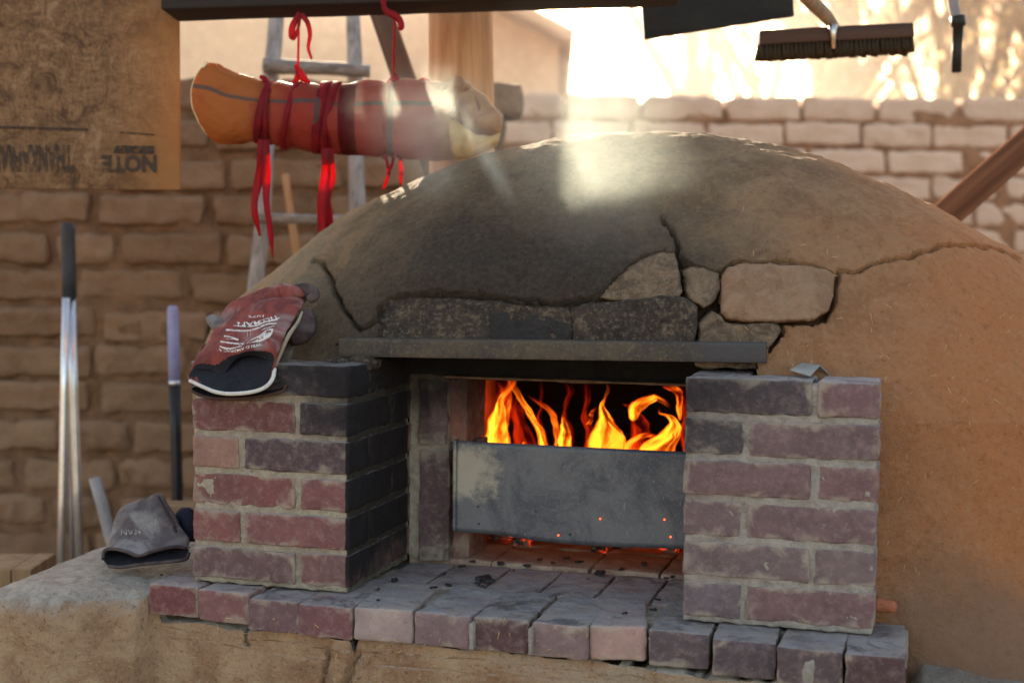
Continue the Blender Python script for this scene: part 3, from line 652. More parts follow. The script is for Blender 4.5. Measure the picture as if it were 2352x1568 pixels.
lumber('orange pine board behind the grey glove', 288, 1162, 470, 1290, 3.35, .09, [(0, 1)])

# ------------------------------------------------------------------ bench
def rounded_field(lo, hi, r, step, seed):
    pass
bx0, bx1, by0, by1, bz1, bz0 = -.405, 2.3, -.06, 1.7, .0, G_Z
rr_ = .07; parts = []
hx, hy, hz = (bx1-bx0)/2, (by1-by0)/2, (bz1-bz0)/2
def dense_axis(h, r, lo_n, hi_n, focus=None):
    a = -h+r*(1-np.cos(np.linspace(0, np.pi/2, 8))); return a
def lat(lo, hi, r, fine, coarse, f0, f1):
    pts = list(lo+r*np.linspace(0, 1, 12)); x = lo+r
    while x < hi-r:
        x += fine if f0 <= x <= f1 else coarse
        if x < hi-r: pts.append(x)
    return np.array(pts+list(hi-r*np.linspace(1, 0, 6)))
lx = lat(bx0, bx1, rr_, .0055, .05, -.41, 1.75); ly = lat(by0, by1, rr_, .007, .05, -.1, .5); lz = lat(-(bz1-bz0), 0, rr_, .04, .04, 5, 5)
lz = np.concatenate([np.linspace(-(bz1-bz0), -.30, 6)[:-1], np.arange(-.30, -rr_, .0055), -rr_+rr_*np.linspace(0, 1, 12)])
Vs = []; Fs = []; off = 0
for d, (ua, va), val in ((2, (lx, ly), 0.), (1, (lx, lz), by0), (0, (ly, lz), bx0), (0, (ly, lz), bx1)):
    A, B = np.meshgrid(ua, va, indexing='ij'); P = np.zeros((A.size, 3))
    i0, i1 = {2: (0, 1), 1: (0, 2), 0: (1, 2)}[d]; P[:, d] = val; P[:, i0] = A.ravel(); P[:, i1] = B.ravel()
    I = np.arange(A.size).reshape(A.shape)+off; q = np.stack([I[:-1, :-1], I[1:, :-1], I[1:, 1:], I[:-1, 1:]], -1).reshape(-1, 4)
    if val == bx0: q = q[:, ::-1]
    Vs.append(P); Fs.append(q); off += A.size
V = np.concatenate(Vs); F = np.concatenate(Fs)
lo = np.array([bx0+rr_, by0+rr_, -9]); hi = np.array([bx1-rr_, by1-rr_, -rr_]); inner = np.clip(V, lo, hi); dl = V-inner; Ln = np.linalg.norm(dl, axis=1)
nr = dl/np.maximum(Ln, 1e-9)[:, None]; V = inner+nr*np.minimum(Ln, rr_)[:, None]
amp = fbm(V, 4, 3, 11)*.010+fbm(V, 22, 4, 12)*.0028+fbm(V, 90, 2, 13)*.0012
amp = amp-.004
# top falls away slightly behind the ledge, dips at the far right
amp = np.where(V[:, 2] > -.02, amp-.004, amp)
V = V+nr*amp[:, None]
V[:, 2] -= .05*sstep(1.225, 1.25, V[:, 0])*(V[:, 2] > -.3)
fy = np.interp(V[:, 0], [-.41, -.2, -.07, .1, .34, .36, .84, .87, 1.25, 1.268, 1.40, 2.3], [-.085, -.075, -.0, -.0, -.022, -.008, .0, -.02, -.03, -.03, -.06, -.08])
V[:, 1] += fy*sstep(.25, -.02, V[:, 1])
lm = sstep(-.085, -.065, V[:, 0])*sstep(1.275, 1.255, V[:, 0])
ysq = by0+fy+np.interp(V[:, 0], [-.07, .1, .33], [.045, .02, .0])+fbm(V, 22, 4, 12)*.003
V[:, 1] = np.where((V[:, 1] < by0+rr_) & (V[:, 2] < -.001), V[:, 1]*(1-lm)+lm*ysq, V[:, 1])
V[:, 2] -= .056*sstep(-.075, -.055, V[:, 0])*sstep(1.275, 1.25, V[:, 0])*sstep(.34, .30, V[:, 1])*sstep(-.12, -.02, V[:, 2])
# cracks in the plaster under the ledge
def crack_amt(V, lines, wpx, jit=3., seed=0):
    u, v = proj(V); n1 = fbm(V, 40, 3, seed)*jit; n2 = fbm(V, 40, 3, seed+50)*jit; u = u+n1; v = v+n2; best = np.full(len(V), 1e9)
    for li, ln in enumerate(lines):
        ww = wpx if np.isscalar(wpx) else wpx[li]
        for (x0, y0), (x1, y1) in zip(ln[:-1], ln[1:]):
            dx, dy = x1-x0, y1-y0; tq = np.clip(((u-x0)*dx+(v-y0)*dy)/(dx*dx+dy*dy), 0, 1)
            best = np.minimum(best, np.hypot(u-x0-dx*tq, v-y0-dy*tq)/ww)
    return best
cb = crack_amt(V, [[(812, 1460), (818, 1500), (804, 1540), (786, 1580)], [(752, 1470), (758, 1500), (748, 1530), (740, 1580)], [(560, 1440), (566, 1480)]], [7, 3.5, 2.5], 5, 3)
V = V-nr*(.022*np.clip(1.3-cb, 0, 1))[:, None]*(V[:, 1:2] < .05)
o = mesh_obj('adobe_bench', V, F, BENCH); tag(o, 'tan mud plastered bench with grey dusty top carrying the oven and brick ledge', 'bench')

# ------------------------------------------------------------------ oven dome
DC = np.array([.69, .70]); DRX, DRY, DRZ, DN = 1.06, .72, .84, 2.6
def rho(z): return np.sqrt(np.clip(1-(np.maximum(z, .33)/DRZ)**2, 0, 1))
def dome_dent(P):
    return .055*np.exp(-(((P[:, 0]-.62)/.42)**2+((P[:, 2]-.33)/.20)**2)**1.2)
def dome_in(P):                                   # >0 outside
    q = (np.abs((P[:, 0]-DC[0])/DRX)**DN+np.abs((P[:, 1]-dome_dent(P)-DC[1])/DRY)**DN)**(1/DN)
    return q-rho(P[:, 2])
def dome_hit(u, v, back=0.):
    u = np.asarray(u, float); v = np.asarray(v, float)
    d = cf[None]+c_r[None]*((u-PW/2)/FPX)[:, None]+c_u[None]*((PH/2-v)/FPX)[:, None]
    lo_ = np.full(len(u), 1.5); hi_ = lo_.copy(); found = np.zeros(len(u), bool)
    for s in np.arange(1.5, 3.6, .02):
        g_ = dome_in(CAM+d*s); new = (~found) & (g_ < 0); hi_[new] = s; lo_[new] = s-.02; found |= new
    hi_[~found] = 3.0; lo_[~found] = 3.0
    for _ in range(14):
        mid = (lo_+hi_)/2; g_ = dome_in(CAM+d*mid[:, None]); hi_ = np.where(g_ < 0, mid, hi_); lo_ = np.where(g_ < 0, lo_, mid)
    return CAM+d*(hi_+back)[:, None]
aa = np.concatenate([np.linspace(-math.pi, -2.95, 3)[:-1], np.linspace(-2.95, -.19, 760), np.linspace(-.19, math.pi, 70)[1:]])
tt0 = math.asin(.33/DRZ); zs = list(np.linspace(-.13, .33, 100))[:-1]; ms_ = [(.919, z) for z in zs]+[(math.cos(q), DRZ*math.sin(q)) for q in np.linspace(tt0, math.pi/2-.0005, 300)]
RH = np.array(ms_); A, Bi = np.meshgrid(aa, np.arange(len(RH)), indexing='ij')
RH0 = RH
ca, sa = np.cos(A).ravel(), np.sin(A).ravel(); rh = RH[Bi.ravel(), 0]; z = RH[Bi.ravel(), 1]
sx = np.sign(ca)*np.abs(ca)**(2/DN)*DRX*rh; sy = np.sign(sa)*np.abs(sa)**(2/DN)*DRY*rh
V = np.c_[DC[0]+sx, DC[1]+sy, z]; V[:, 1] += np.where(V[:, 1] < DC[1], dome_dent(V), 0)
V[:, 0] += .032*sstep(-.05, -.2, V[:, 0])*sstep(.47, .30, V[:, 2]); V[:, 2] += .024*np.exp(-((V[:, 0]-.80)/.42)**2)*sstep(.62, .84, V[:, 2])
nrm = np.c_[sx/DRX**2, sy/DRY**2, np.where(z > .33, z/DRZ**2, 0)]; nrm /= np.linalg.norm(nrm, axis=1)[:, None]+1e-9
fbm1 = fbm(V, 2.6, 3, 31)*.011+fbm(V, 11, 4, 32)*.0045+fbm(V, 45, 3, 33)*.0014
front_m = (V[:, 1] < DC[1]) | (V[:, 2] > .6)
D_ = fbm1
flare = .12*np.exp(-np.maximum(V[:, 2]+.07, 0)/.06)*sstep(1.18, 1.40, V[:, 0])
V = V+nrm*(D_+flare)[:, None]
lines = [[(1932, 627), (1970, 620), (2008, 606), (2030, 596), (2062, 592), (2098, 588), (2112, 577), (2142, 574), (2170, 566), (2200, 562), (2240, 562), (2275, 570), (2310, 578), (2340, 600)],
         [(1930, 628), (1918, 660), (1912, 700), (1895, 730)],
         [(1556, 640), (1566, 600), (1552, 582), (1556, 565), (1546, 540), (1542, 520), (1528, 500), (1522, 484)],
         [(720, 598), (742, 606), (752, 632), (764, 655), (774, 682), (790, 712), (808, 738), (828, 758), (850, 750), (866, 726), (874, 700), (892, 684)],
         [(1790, 742), (1796, 765), (1778, 785), (1766, 808)],
         [(1655, 618), (1690, 603), (1740, 606), (1782, 602), (1815, 598), (1850, 606), (1890, 622)],
         [(1370, 690), (1440, 620), (1520, 575)], [(890, 684), (1000, 678), (1100, 682), (1200, 692), (1260, 700), (1370, 690)]]
wd = [3.0, 5.5, 5.0, 4.0, 3.0, 3.5, 4, 3.5]
u, v = proj(V); vis = front_m & (V[:, 1] < .75)
ck = np.full(len(V), 9.); idx = np.where(vis)[0]; ck[idx] = crack_amt(V[idx], lines, wd, 5.5, 71)
depth_ = .030*np.clip(1.4-ck, 0, 1)**.8
hollow = .016*np.exp(-((u-1500)/95)**2-((v-520)/55)**2)*(.5+fbm(V, 24, 3, 41)*.8)+.010*np.exp(-((u-1620)/170)**2-((v-470)/22)**2)
hollow += .012*np.exp(-((u-740)/45)**2-((v-640)/40)**2)*(fbm(V, 30, 3, 43)*.6+.4)
def pip(u, v, poly):
    c = np.zeros(len(u), bool); n = len(poly)
    for i in range(n):
        x0, y0 = poly[i]; x1, y1 = poly[(i+1) % n]
        cnd = ((y0 > v) != (y1 > v)) & (u < (x1-x0)*(v-y0)/((y1-y0) if y1 != y0 else 1e-9)+x0); c ^= cnd
    return c
jit = fbm(V, 30, 4, 61)*5; jit2 = fbm(V, 30, 4, 62)*5
hole = [(866, 800), (870, 730), (890, 688), (935, 680), (1000, 679), (1040, 683), (1100, 684), (1160, 692), (1200, 697), (1260, 702), (1310, 700), (1370, 690), (1410, 640), (1460, 600), (1520, 574), (1562, 590), (1600, 612), (1655, 622), (1680, 607), (1760, 603), (1850, 609), (1912, 620), (1920, 660), (1906, 715), (1880, 742), (1800, 745), (1800, 770), (1776, 800)]
inh = np.zeros(len(V), bool); inh[idx] = pip((u+jit)[idx], (v+jit2)[idx], hole)
depth_ = depth_+np.where(inh, .055, 0)
# sooty overhanging lip of plaster left of and above the blocks
lip = np.zeros(len(V)); lip = .012*np.exp(-((v-640-(u-1100)*.0)/60)**2)*sstep(880, 960, u)*sstep(1440, 1330, u)*(~inh)
V = V-nrm*((depth_+hollow-lip)*vis)[:, None]
I = np.arange(A.size).reshape(A.shape); F = np.stack([I[:-1, :-1], I[1:, :-1], I[1:, 1:], I[:-1, 1:]], -1).reshape(-1, 4)
fc = V[F].mean(1); cut = (fc[:, 0] > .27) & (fc[:, 0] < .995) & (fc[:, 2] < .435) & (fc[:, 1] < .6)
F = F[~cut]
oven = thing('adobe_oven', 'cracked domed mud oven with burning fire inside its brick mouth', 'oven', (.69, .6, 0))
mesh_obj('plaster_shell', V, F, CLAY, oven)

def block(poly, m, name='adobe_block', recess=.006, bul=.004, edge=6.5, step=3.0, seed=0, back=.045, jt=3.):
    P = np.array(poly, float); u0, v0 = P.min(0)-4; u1, v1 = P.max(0)+4
    U, W_ = np.meshgrid(np.arange(u0, u1, step), np.arange(v0, v1, step), indexing='ij'); sh = U.shape; U = U.ravel(); W_ = W_.ravel()
    S = np.c_[U*.01, W_*.01, np.full(len(U), seed*1.7)]
    uu = U+fbm(S, 3.5, 4, seed)*jt; ww = W_+fbm(S, 3.5, 4, seed+9)*jt
    ins = pip(uu, ww, poly); dist = np.full(len(U), 1e9)
    for i in range(len(P)):
        x0, y0 = P[i]; x1, y1 = P[(i+1) % len(P)]; dx, dy = x1-x0, y1-y0; tq = np.clip(((uu-x0)*dx+(ww-y0)*dy)/(dx*dx+dy*dy), 0, 1); dist = np.minimum(dist, np.hypot(uu-x0-dx*tq, ww-y0-dy*tq))
    sd = np.where(ins, dist, -dist)+3.0
    e = np.clip(sd/edge, 0, 1); prof = np.sqrt(np.clip(1-(1-e)**2, 0, 1))
    H = recess+back*np.where(sd > 0, (1-prof)*.30, 1.)-bul*prof+fbm(S, 2.2, 3, seed+3)*.004+fbm(S, 12, 3, seed+4)*.0016
    Pw = dome_hit(U, W_)+(cf[None]*H[:, None])
    I = np.arange(len(U)).reshape(sh); F = np.stack([I[:-1, :-1], I[:-1, 1:], I[1:, 1:], I[1:, :-1]], -1).reshape(-1, 4)
    keep = (sd[F] > -step*1.2).all(1); F = F[keep]; used = np.unique(F); mp = -np.ones(len(U), int); mp[used] = np.arange(len(used))
    return mesh_obj(name, Pw[used], mp[F], m, oven)
block([(874, 800), (875, 725), (892, 690), (935, 682), (1040, 684), (1120, 690), (1200, 699), (1262, 706), (1308, 708), (1314, 740), (1308, 800)], BL_DARK, recess=.004, seed=1)
block([(1128, 800), (1127, 735), (1135, 722), (1180, 717), (1235, 722), (1262, 730), (1280, 742), (1306, 748), (1308, 765), (1295, 800)], simple('soot_face', (.026, .023, .022), .9, .3, 20, .6, .003), recess=.0, seed=2, edge=5, bul=.002, back=.012)
block([(1316, 800), (1312, 708), (1360, 694), (1400, 692), (1440, 690), (1520, 679), (1580, 688), (1603, 704), (1602, 745), (1592, 800)], BL_DARK, recess=.002, seed=3, bul=.006)
block([(1374, 683), (1400, 648), (1445, 614), (1500, 584), (1545, 576), (1557, 600), (1564, 640), (1570, 668), (1558, 682), (1480, 688), (1430, 690)], BL_MID, recess=.008, seed=4)
block([(1573, 620), (1590, 613), (1625, 616), (1656, 626), (1652, 665), (1642, 690), (1618, 706), (1592, 694), (1578, 668)], BL_MID, recess=.005, seed=5, edge=8)
block([(1663, 632), (1672, 616), (1700, 608), (1760, 607), (1850, 612), (1900, 620), (1915, 634), (1912, 680), (1900, 714), (1872, 733), (1800, 739), (1720, 738), (1672, 733), (1660, 715)], BL_TAN, recess=-.004, seed=6, edge=10, bul=.006, jt=2.5)
block([(1606, 800), (1608, 742), (1640, 716), (1656, 724), (1668, 742), (1740, 745), (1782, 741), (1796, 760), (1784, 778), (1766, 800)], BL_MID, recess=.004, seed=7)
# ragged crumbs of plaster
def lump(c, r, m, name, parent, seed, sq=(1, 1, 1)):
    V, F = rbox(2*r*sq[0], 2*r*sq[1], 2*r*sq[2], r*.45, (4, 4, 4), r*.22, 1.2/r, seed, r*.25, .5/r); return mesh_obj(name, V+np.array(c), F, m, parent)

# the surround under and over the lintel
DK = simple('soot_black', (.012, .011, .012), .9, .4, 20, .5, .004)
steel = Mt('lintel_steel'); a = steel.noise(12, 6, .7, None, .6); b = steel.noise(160, 4, .7); X, Y, Z = steel.xyz()
c = steel.mix(steel.ramp(a, .35, .62), (.030, .028, .029), (.070, .054, .038)); c = steel.mix(steel.math('MULTIPLY', steel.ramp(b, .52, .66), .4), c, (.19, .13, .075)); c = steel.mix(steel.ramp(X, .86, .93, 0, .8), c, (.05, .05, .056))
steel.bsdf(c, .55, steel.bump(b, .3, .001), .25, .4); STEEL = steel.m
LY = .105
l0 = at(777, 798, LY); l1 = at(1760, 811, LY); zc = (l0[2]+l1[2])/2
Vb, Fb = rbox(l1[0]-l0[0], .006, .0335, .0015, (60, 1, 4), .0004, 14, 4); lint = mesh_obj('lintel', Vb, Fb, STEEL)
lint.location = ((l0[0]+l1[0])/2, LY+.003, zc); lint.rotation_euler = (0, -math.atan2(l1[2]-l0[2], l1[0]-l0[0]), 0); set_parent(lint, oven)
Vb, Fb = rbox(l1[0]-l0[0]-.004, .05, .005, .0015, (40, 3, 1), .0004, 14, 5); o = mesh_obj('lintel_flange', Vb, Fb, STEEL); o.location = ((l0[0]+l1[0])/2, LY+.033, zc+.015); o.rotation_euler = lint.rotation_euler; set_parent(o, oven)
# rubble seat under the left end, thin brick slip under the right end
for i, (x, y, r) in enumerate([(790, 834, .013), (812, 838, .016), (838, 836, .014), (775, 842, .010), (826, 828, .012), (856, 836, .010)]):
    lump(at(x, y, .10+.012*(i % 2)), r, BL_DARK, 'rubble', oven, 60+i, (1.3, 1.4, .8))
# ------------------------------------------------------------------ brick pillars
def brick_obj(parent, x0, x1, y0, y1, z0, z1, col, seed, name='brick', rot=0., m=None, r=.0045, rough=.0022):
    dx, dy, dz = x1-x0, y1-y0, z1-z0
    V, F = rbox(dx, dy, dz, r, (max(3, int(dx/.012)), max(3, int(dy/.012)), max(3, int(dz/.012))), rough, 55, seed, .0012, 16)
    o = mesh_obj(name, V, F, m or BRICK); o.location = ((x0+x1)/2, (y0+y1)/2, (z0+z1)/2); o.rotation_euler = (rng.uniform(-.004, .004), rng.uniform(-.006, .006), rot+rng.uniform(-.005, .005))
    o.color = (*col, 1); set_parent(o, parent); return o
RB = [(.20, .075, .072), (.17, .062, .062), (.235, .10, .09), (.13, .058, .062), (.22, .085, .08)]
DKB = [(.075, .055, .062), (.10, .065, .07)]
def pillar(label, ox, oy, first_stretch_left, cols, mort):
    t = thing('brick_pillar', label, 'pillar', (ox+.1525, oy+.15, 0)); H = .0668; S, Hd, j = .203, .094, .0105; W_ = .306
    # mortar body
    V, F = rbox(W_-.0064, W_-.0064, 6*H-.008, .004, (60, 60, 76), .0018, 90, 5, .0006, 20); mesh_obj('mortar', V+np.array([ox+W_/2, oy+W_/2, 3*H-.002]), F, mort, t)
    for k_ in range(6):                               # k_ = 0 is the top course
        z1 = .402-k_*H; z0 = z1-H+j; sl_ = (k_ % 2 == 0) == first_stretch_left
        if sl_: rects = [(0, S, 0, Hd), (S+j, W_, 0, S), (W_-S, W_, S+j, W_), (0, Hd, Hd+j, W_)]
        else: rects = [(0, Hd, 0, S), (Hd+j, W_, 0, Hd), (W_-Hd, W_, Hd+j, W_), (0, S, S+j, W_)]
        for q, (a, b, c, d) in enumerate(rects):
            col = cols[k_][q] if q < 2 else rng.choice(RB); jx = rng.uniform(-.002, .002); jy = rng.uniform(-.0025, .001)
            brick_obj(t, ox+a+jx, ox+b+jx*.5, oy+c+jy, oy+d, z0, z1, col, 100+k_*7+q)
    return t
PL = pillar('left brick pillar, red and sooty bricks in pale mortar, with the red glove on top', -.002, 0., False,
       [[(.07, .05, .055), (.05, .045, .052)], [(.15, .06, .058), (.06, .048, .055)], [(.30, .165, .13), (.085, .058, .065)], [(.19, .075, .07), (.19, .08, .08)], [(.21, .085, .078), (.20, .085, .085)], [(.14, .085, .083), (.19, .095, .09)]], MORTAR)
PR = pillar('right brick pillar, purplish grey bricks in grey mortar, nearest the camera', .892, 0., True,
       [[(.075, .062, .07), (.19, .11, .115)], [(.075, .068, .074), (.165, .11, .115)], [(.175, .108, .11), (.20, .115, .115)], [(.16, .108, .115), (.18, .115, .12)], [(.165, .12, .125), (.175, .128, .13)], [(.14, .11, .125), (.185, .108, .11)]], MORTAR_GREY)
# plaster strip and squeezed mortar beads beside the pillars
SS = rbox(.11, .05, .022, .006, (10, 4, 3), .003, 50, 9, .002, 20)
c = at(1668, 838, .135); mesh_obj('brick_slip', place(SS[0], (c[0], .152, .4185)), SS[1], BL_MID, oven)

# ------------------------------------------------------------------ ledge and hearth bricks
ledge = thing('brick_ledge', 'dusty ledge of header bricks running under both brick pillars', 'ledge', (.6, 0, 0))
def ledge_brick(pa, pb, z, depth, dz, col, seed, gap=-.001, rnd=.0035, name='brick', yend=None):
    A = onz(*pa, z); B = onz(*pb, z); d = B-A; L = np.linalg.norm(d)-gap; ang = math.atan2(d[1], d[0])*.5
    V, F = rbox(L, depth, dz, rnd, (9, 16, 5), .0013, 60, seed, .0012, 16)
    o = mesh_obj(name, V, F, BRICK); c = (A+B)/2; o.location = (c[0]-math.sin(ang)*depth/2, c[1]+math.cos(ang)*depth/2, z-dz/2); o.rotation_euler = (rng.uniform(-.006, .006), rng.uniform(-.006, .006), ang)
    o.color = (*col, 1); set_parent(o, ledge); return o
LB = [((343, 1340), (455, 1349), (.17, .058, .06)), ((457, 1354), (570, 1365), (.22, .10, .10)), ((571.5, 1373), (684.5, 1385), (.15, .088, .095)), ((686, 1385), (805.6, 1396), (.17, .075, .08))]
for i, (a, b, c) in enumerate(LB): ledge_brick(a, b, 0, .22, .055, c, 200+i)
HB = [((811, 1395), (948, 1400), (.38, .29, .27)), ((953, 1402), (1077, 1416), (.22, .15, .155)), ((1086, 1415), (1213, 1425), (.10, .055, .058)), ((1221, 1427), (1348, 1438), (.23, .16, .155)), ((1356, 1438), (1484, 1436), (.42, .27, .235))]
for i, (a, b, c) in enumerate(HB): ledge_brick(a, b, .001, .196, .057, c, 210+i, rnd=.0055)
RBk = [((1491, 1446), (1629, 1456), (.105, .08, .09)), ((1636, 1467), (1783, 1476), (.09, .07, .08)), ((1787, 1483), (1936, 1497), (.10, .072, .078)), ((1942, 1500), (2080, 1510), (.09, .052, .058))]
for i, (a, b, c) in enumerate(RBk): ledge_brick(a, b, 0, .22, .058, c, 220+i)
# pointing between some of them
for (x, y) in ((1081, 1440), (1217, 1452)):
    p = at(x, y+22, -.093); V, F = rbox(.008, .03, .045, .003, (2, 4, 8), .001, 60, 3); mesh_obj('mortar', V+p+np.array([0, .016, 0]), F, MORTAR_GREY, ledge)
for (x, y, s) in ((1857, 1540, 1.), (2002, 1560, .9)):
    p = at(x, y+4, -.095); V, F = rbox(.020*s, .03, .055, .006, (4, 4, 10), .004, 45, int(x), .003, 20); mesh_obj('mortar', V+p+np.array([0, .008, 0]), F, MORTAR_GREY, ledge)
V, F = rbox(1.30, .24, .045, .004, (40, 8, 2), .001, 40, 4); mesh_obj('mortar_bed', V+np.array([.60, .13, -.029]), F, MORTAR, ledge)
# second hearth row, towards the oven mouth
hearth = thing('brick_hearth', 'ash dusted floor bricks between the pillars in front of the fire', 'hearth', (.6, .2, 0))
y2 = onz(1100, 1338, 0)[1]; y3 = onz(1235, 1293, 0)[1]
print('rows', y2, y3)
xb = [.312, .405, .515, .617, .72, .82, .93]
for i in range(6):
    brick_obj(hearth, xb[i], xb[i+1]-.004, .112, .305 if i else .29, -.058, -.0005, [(.17, .105, .11), (.20, .13, .13), (.22, .13, .13), (.24, .14, .14), (.25, .15, .15), (.24, .16, .16)][i], 230+i, rough=.001)
FB = simple('firebrick', (.40, .29, .215), .92, .35, 18, .6, .003, c2=(.26, .16, .12))
fb = [.30, .47, .665, .80, .98, 1.2]
for i in range(5):
    for j_ in range(4):
        brick_obj(hearth, fb[i], fb[i+1]-.003, .312+j_*.16, .312+j_*.16+.157, -.05, .006, (1, 1, 1), 240+i+j_*9, name='firebrick', m=FB, r=.003)

# ------------------------------------------------------------------ mouth: jambs, inner lintel, back of the dome wall
YJ = .300
def px_box(u0, v0, u1, v1, Yf, depth, m, name, parent, col=(1, 1, 1), seed=0, r=.003, zb=None):
    A = at(u0, (v0+v1)/2, Yf); B = at(u1, (v0+v1)/2, Yf); z1 = at((u0+u1)/2, v0, Yf)[2]; z0 = zb if zb is not None else at((u0+u1)/2, v1, Yf)[2]
    return brick_obj(parent, A[0], B[0], Yf, Yf+depth, z0, z1, col, seed, name=name, m=m, r=r, rough=.0018)
px_box(962, 872, 1026, 1022, YJ, .10, BRICK, 'jamb_brick', oven, (.16, .10, .095), 301)
px_box(963, 1034, 1031, 1288, YJ, .10, BRICK, 'jamb_brick', oven, (.12, .075, .078), 302, zb=.002)
px_box(938, 860, 1030, 1290, YJ+.006, .09, MORTAR, 'jamb_mortar', oven, seed=303, zb=.001)
px_box(1031, 866, 1072, 1016, YJ+.02, .12, BRICK, 'jamb_brick', oven, (.26, .11, .075), 304)
px_box(1031, 1018, 1078, 1292, YJ+.03, .12, BRICK, 'jamb_brick', oven, (.24, .12, .09), 305, zb=.002)
brick_obj(oven, .872, .97, YJ, YJ+.12, .002, .36, (.12, .08, .08), 306, name='jamb_brick')
# upper closing: blackened wall above the mouth and rusty inner angle
zt = at(1300, 880, YJ)[2]
V, F = rbox(.80, .03, .12, .004, (40, 3, 8), .003, 20, 3); mesh_obj('throat_wall', V+np.array([.60, YJ+.022, zt+.064]), F, DK, oven)
V, F = rbox(.56, .035, .005, .0015, (60, 3, 1), .0012, 25, 6); mesh_obj('inner_angle', V+np.array([.66, YJ-.005, zt+.006]), F, simple('rusty_angle', (.16, .09, .05), .7, .5, 30, .4, .002, metal=.2), oven)
V, F = rbox(.74, .25, .004, .001, (20, 8, 1), .001, 25, 6); mesh_obj('throat_ceiling', V+np.array([.60, .235, .432]), F, DK, oven)
# inner chamber, a blackened vault
n1, n2 = 72, 24; rings = []
for i in range(n2+1):
    el = i/n2*math.pi/2*.999
    rings.append(np.array([[.66+.60*math.cos(el)*math.cos(q), .78+.40*math.cos(el)*math.sin(q), .01+.50*math.sin(el)] for q in np.linspace(0, 2*np.pi, n1, endpoint=False)]))
V, F = loft(rings, True, False); V = V+fbm(V, 9, 3, 7)[:, None]*.008
F = [f for f in F if not (V[list(f)].mean(0)[1] < .60 and V[list(f)].mean(0)[2] < zt+.03 and .33 < V[list(f)].mean(0)[0] < .92)]
mesh_obj('fire_chamber', V, F, DK, oven)

# ------------------------------------------------------------------ steel door plate
pl = Mt('scratched_steel'); a = pl.noise(9, 6, .7, None, .8); b = pl.noise(220, 4, .7); X, Y, Z = pl.xyz()
sc1 = pl.noise(1., 4, .6, pl.scl(pl.pos, (110, 110, 26)), 1.2)
c = pl.mix(pl.ramp(a, .36, .62), (.06, .066, .085), (.125, .13, .145)); c = pl.mix(pl.math('MULTIPLY', pl.ramp(sc1, .66, .72), .4), c, (.40, .40, .42)); c = pl.mix(pl.math('MULTIPLY', pl.ramp(b, .5, .66), .25), c, (.24, .24, .25))
dx = pl.math('SUBTRACT', X, .435); dz = pl.math('SUBTRACT', Z, .185)
dd = pl.math('ADD', pl.math('SQRT', pl.math('ADD', pl.math('MULTIPLY', dx, dx), pl.math('MULTIPLY', dz, dz))), pl.math('MULTIPLY', pl.math('SUBTRACT', pl.noise(28, 5, .7), .5), .14))
c = pl.mix(pl.ramp(dd, .07, .025, 0, .75), c, (.42, .38, .30))
pl.bsdf(c, .5, pl.bump(pl.math('ADD', a, pl.math('MULTIPLY', b, .15)), .25, .003), .35, .45); PLATE = pl.m
YP_ = .272
top = cat_rom(np.array([(1046, 1011), (1200, 1019), (1400, 1029), (1640, 1040)], float), 60); bot = cat_rom(np.array([(1046, 1220), (1150, 1228), (1250, 1243), (1400, 1254), (1640, 1262)], float), 60)
P = []; nr_ = 20
holes = [(1167, 1237), (1163, 1278), (1308, 1246), (1391, 1305), (1362, 1306), (1465, 1267), (1621, 1268), (1638, 1311)]
for j in range(nr_):
    f = j/(nr_-1)
    for i in range(60):
        q = top[i]*(1-f)+bot[i]*f; P.append(at(q[0], q[1], YP_+.006*math.sin(i/59*math.pi)*f+.012*(1-f)))
I = np.arange(60*nr_).reshape(nr_, 60); F = np.stack([I[:-1, :-1], I[1:, :-1], I[1:, 1:], I[:-1, 1:]], -1).reshape(-1, 4)
t = thing('steel_door', 'scratched grey steel plate propped across the lower half of the oven mouth', 'oven door', (.62, YP_, .02))
o = mesh_obj('plate', np.array(P), F, PLATE, t); md = o.modifiers.new('s', 'SOLIDIFY'); md.thickness = .003; md.offset = 1
A = at(1037, 1010, YP_-.004); B = at(1040, 1218, YP_-.004)
V, F = rbox(.006, .02, A[2]-B[2], .001, (1, 3, 10)); mesh_obj('bent_edge', V+np.array([(A[0]+B[0])/2+.004, YP_+.006, (A[2]+B[2])/2]), F, PLATE, t)
RIV_D = simple('hole_black', (.005, .005, .005), .9, 0, 5, 0); kh = Mt('hole_glow'); em = kh.n('Emission', {'Color': (1, .10, .02), 'Strength': .9}); kh.t.links.new(em.outputs[0], kh.out.inputs[0])
for i, (sx_, sy_) in enumerate([(1167, 1236), (1169, 1278), (1308, 1247), (1391, 1304), (1363, 1306), (1465, 1266), (1622, 1268), (1637, 1310)]):
    x, y = sx_*.9408, sy_*.9408
    p = at(x, y, YP_-.002); a = np.linspace(0, 2*np.pi, 10, endpoint=False); rr = .0016
    ring = np.c_[p[0]+rr*np.cos(a), np.full(10, p[1]), p[2]+rr*np.sin(a)]; ring2 = ring+np.array([0, .0012, 0]); V, F = loft([ring, ring2]); mesh_obj('punched_hole', V, F, kh.m if i in (4, 5, 6, 7) else RIV_D, t)

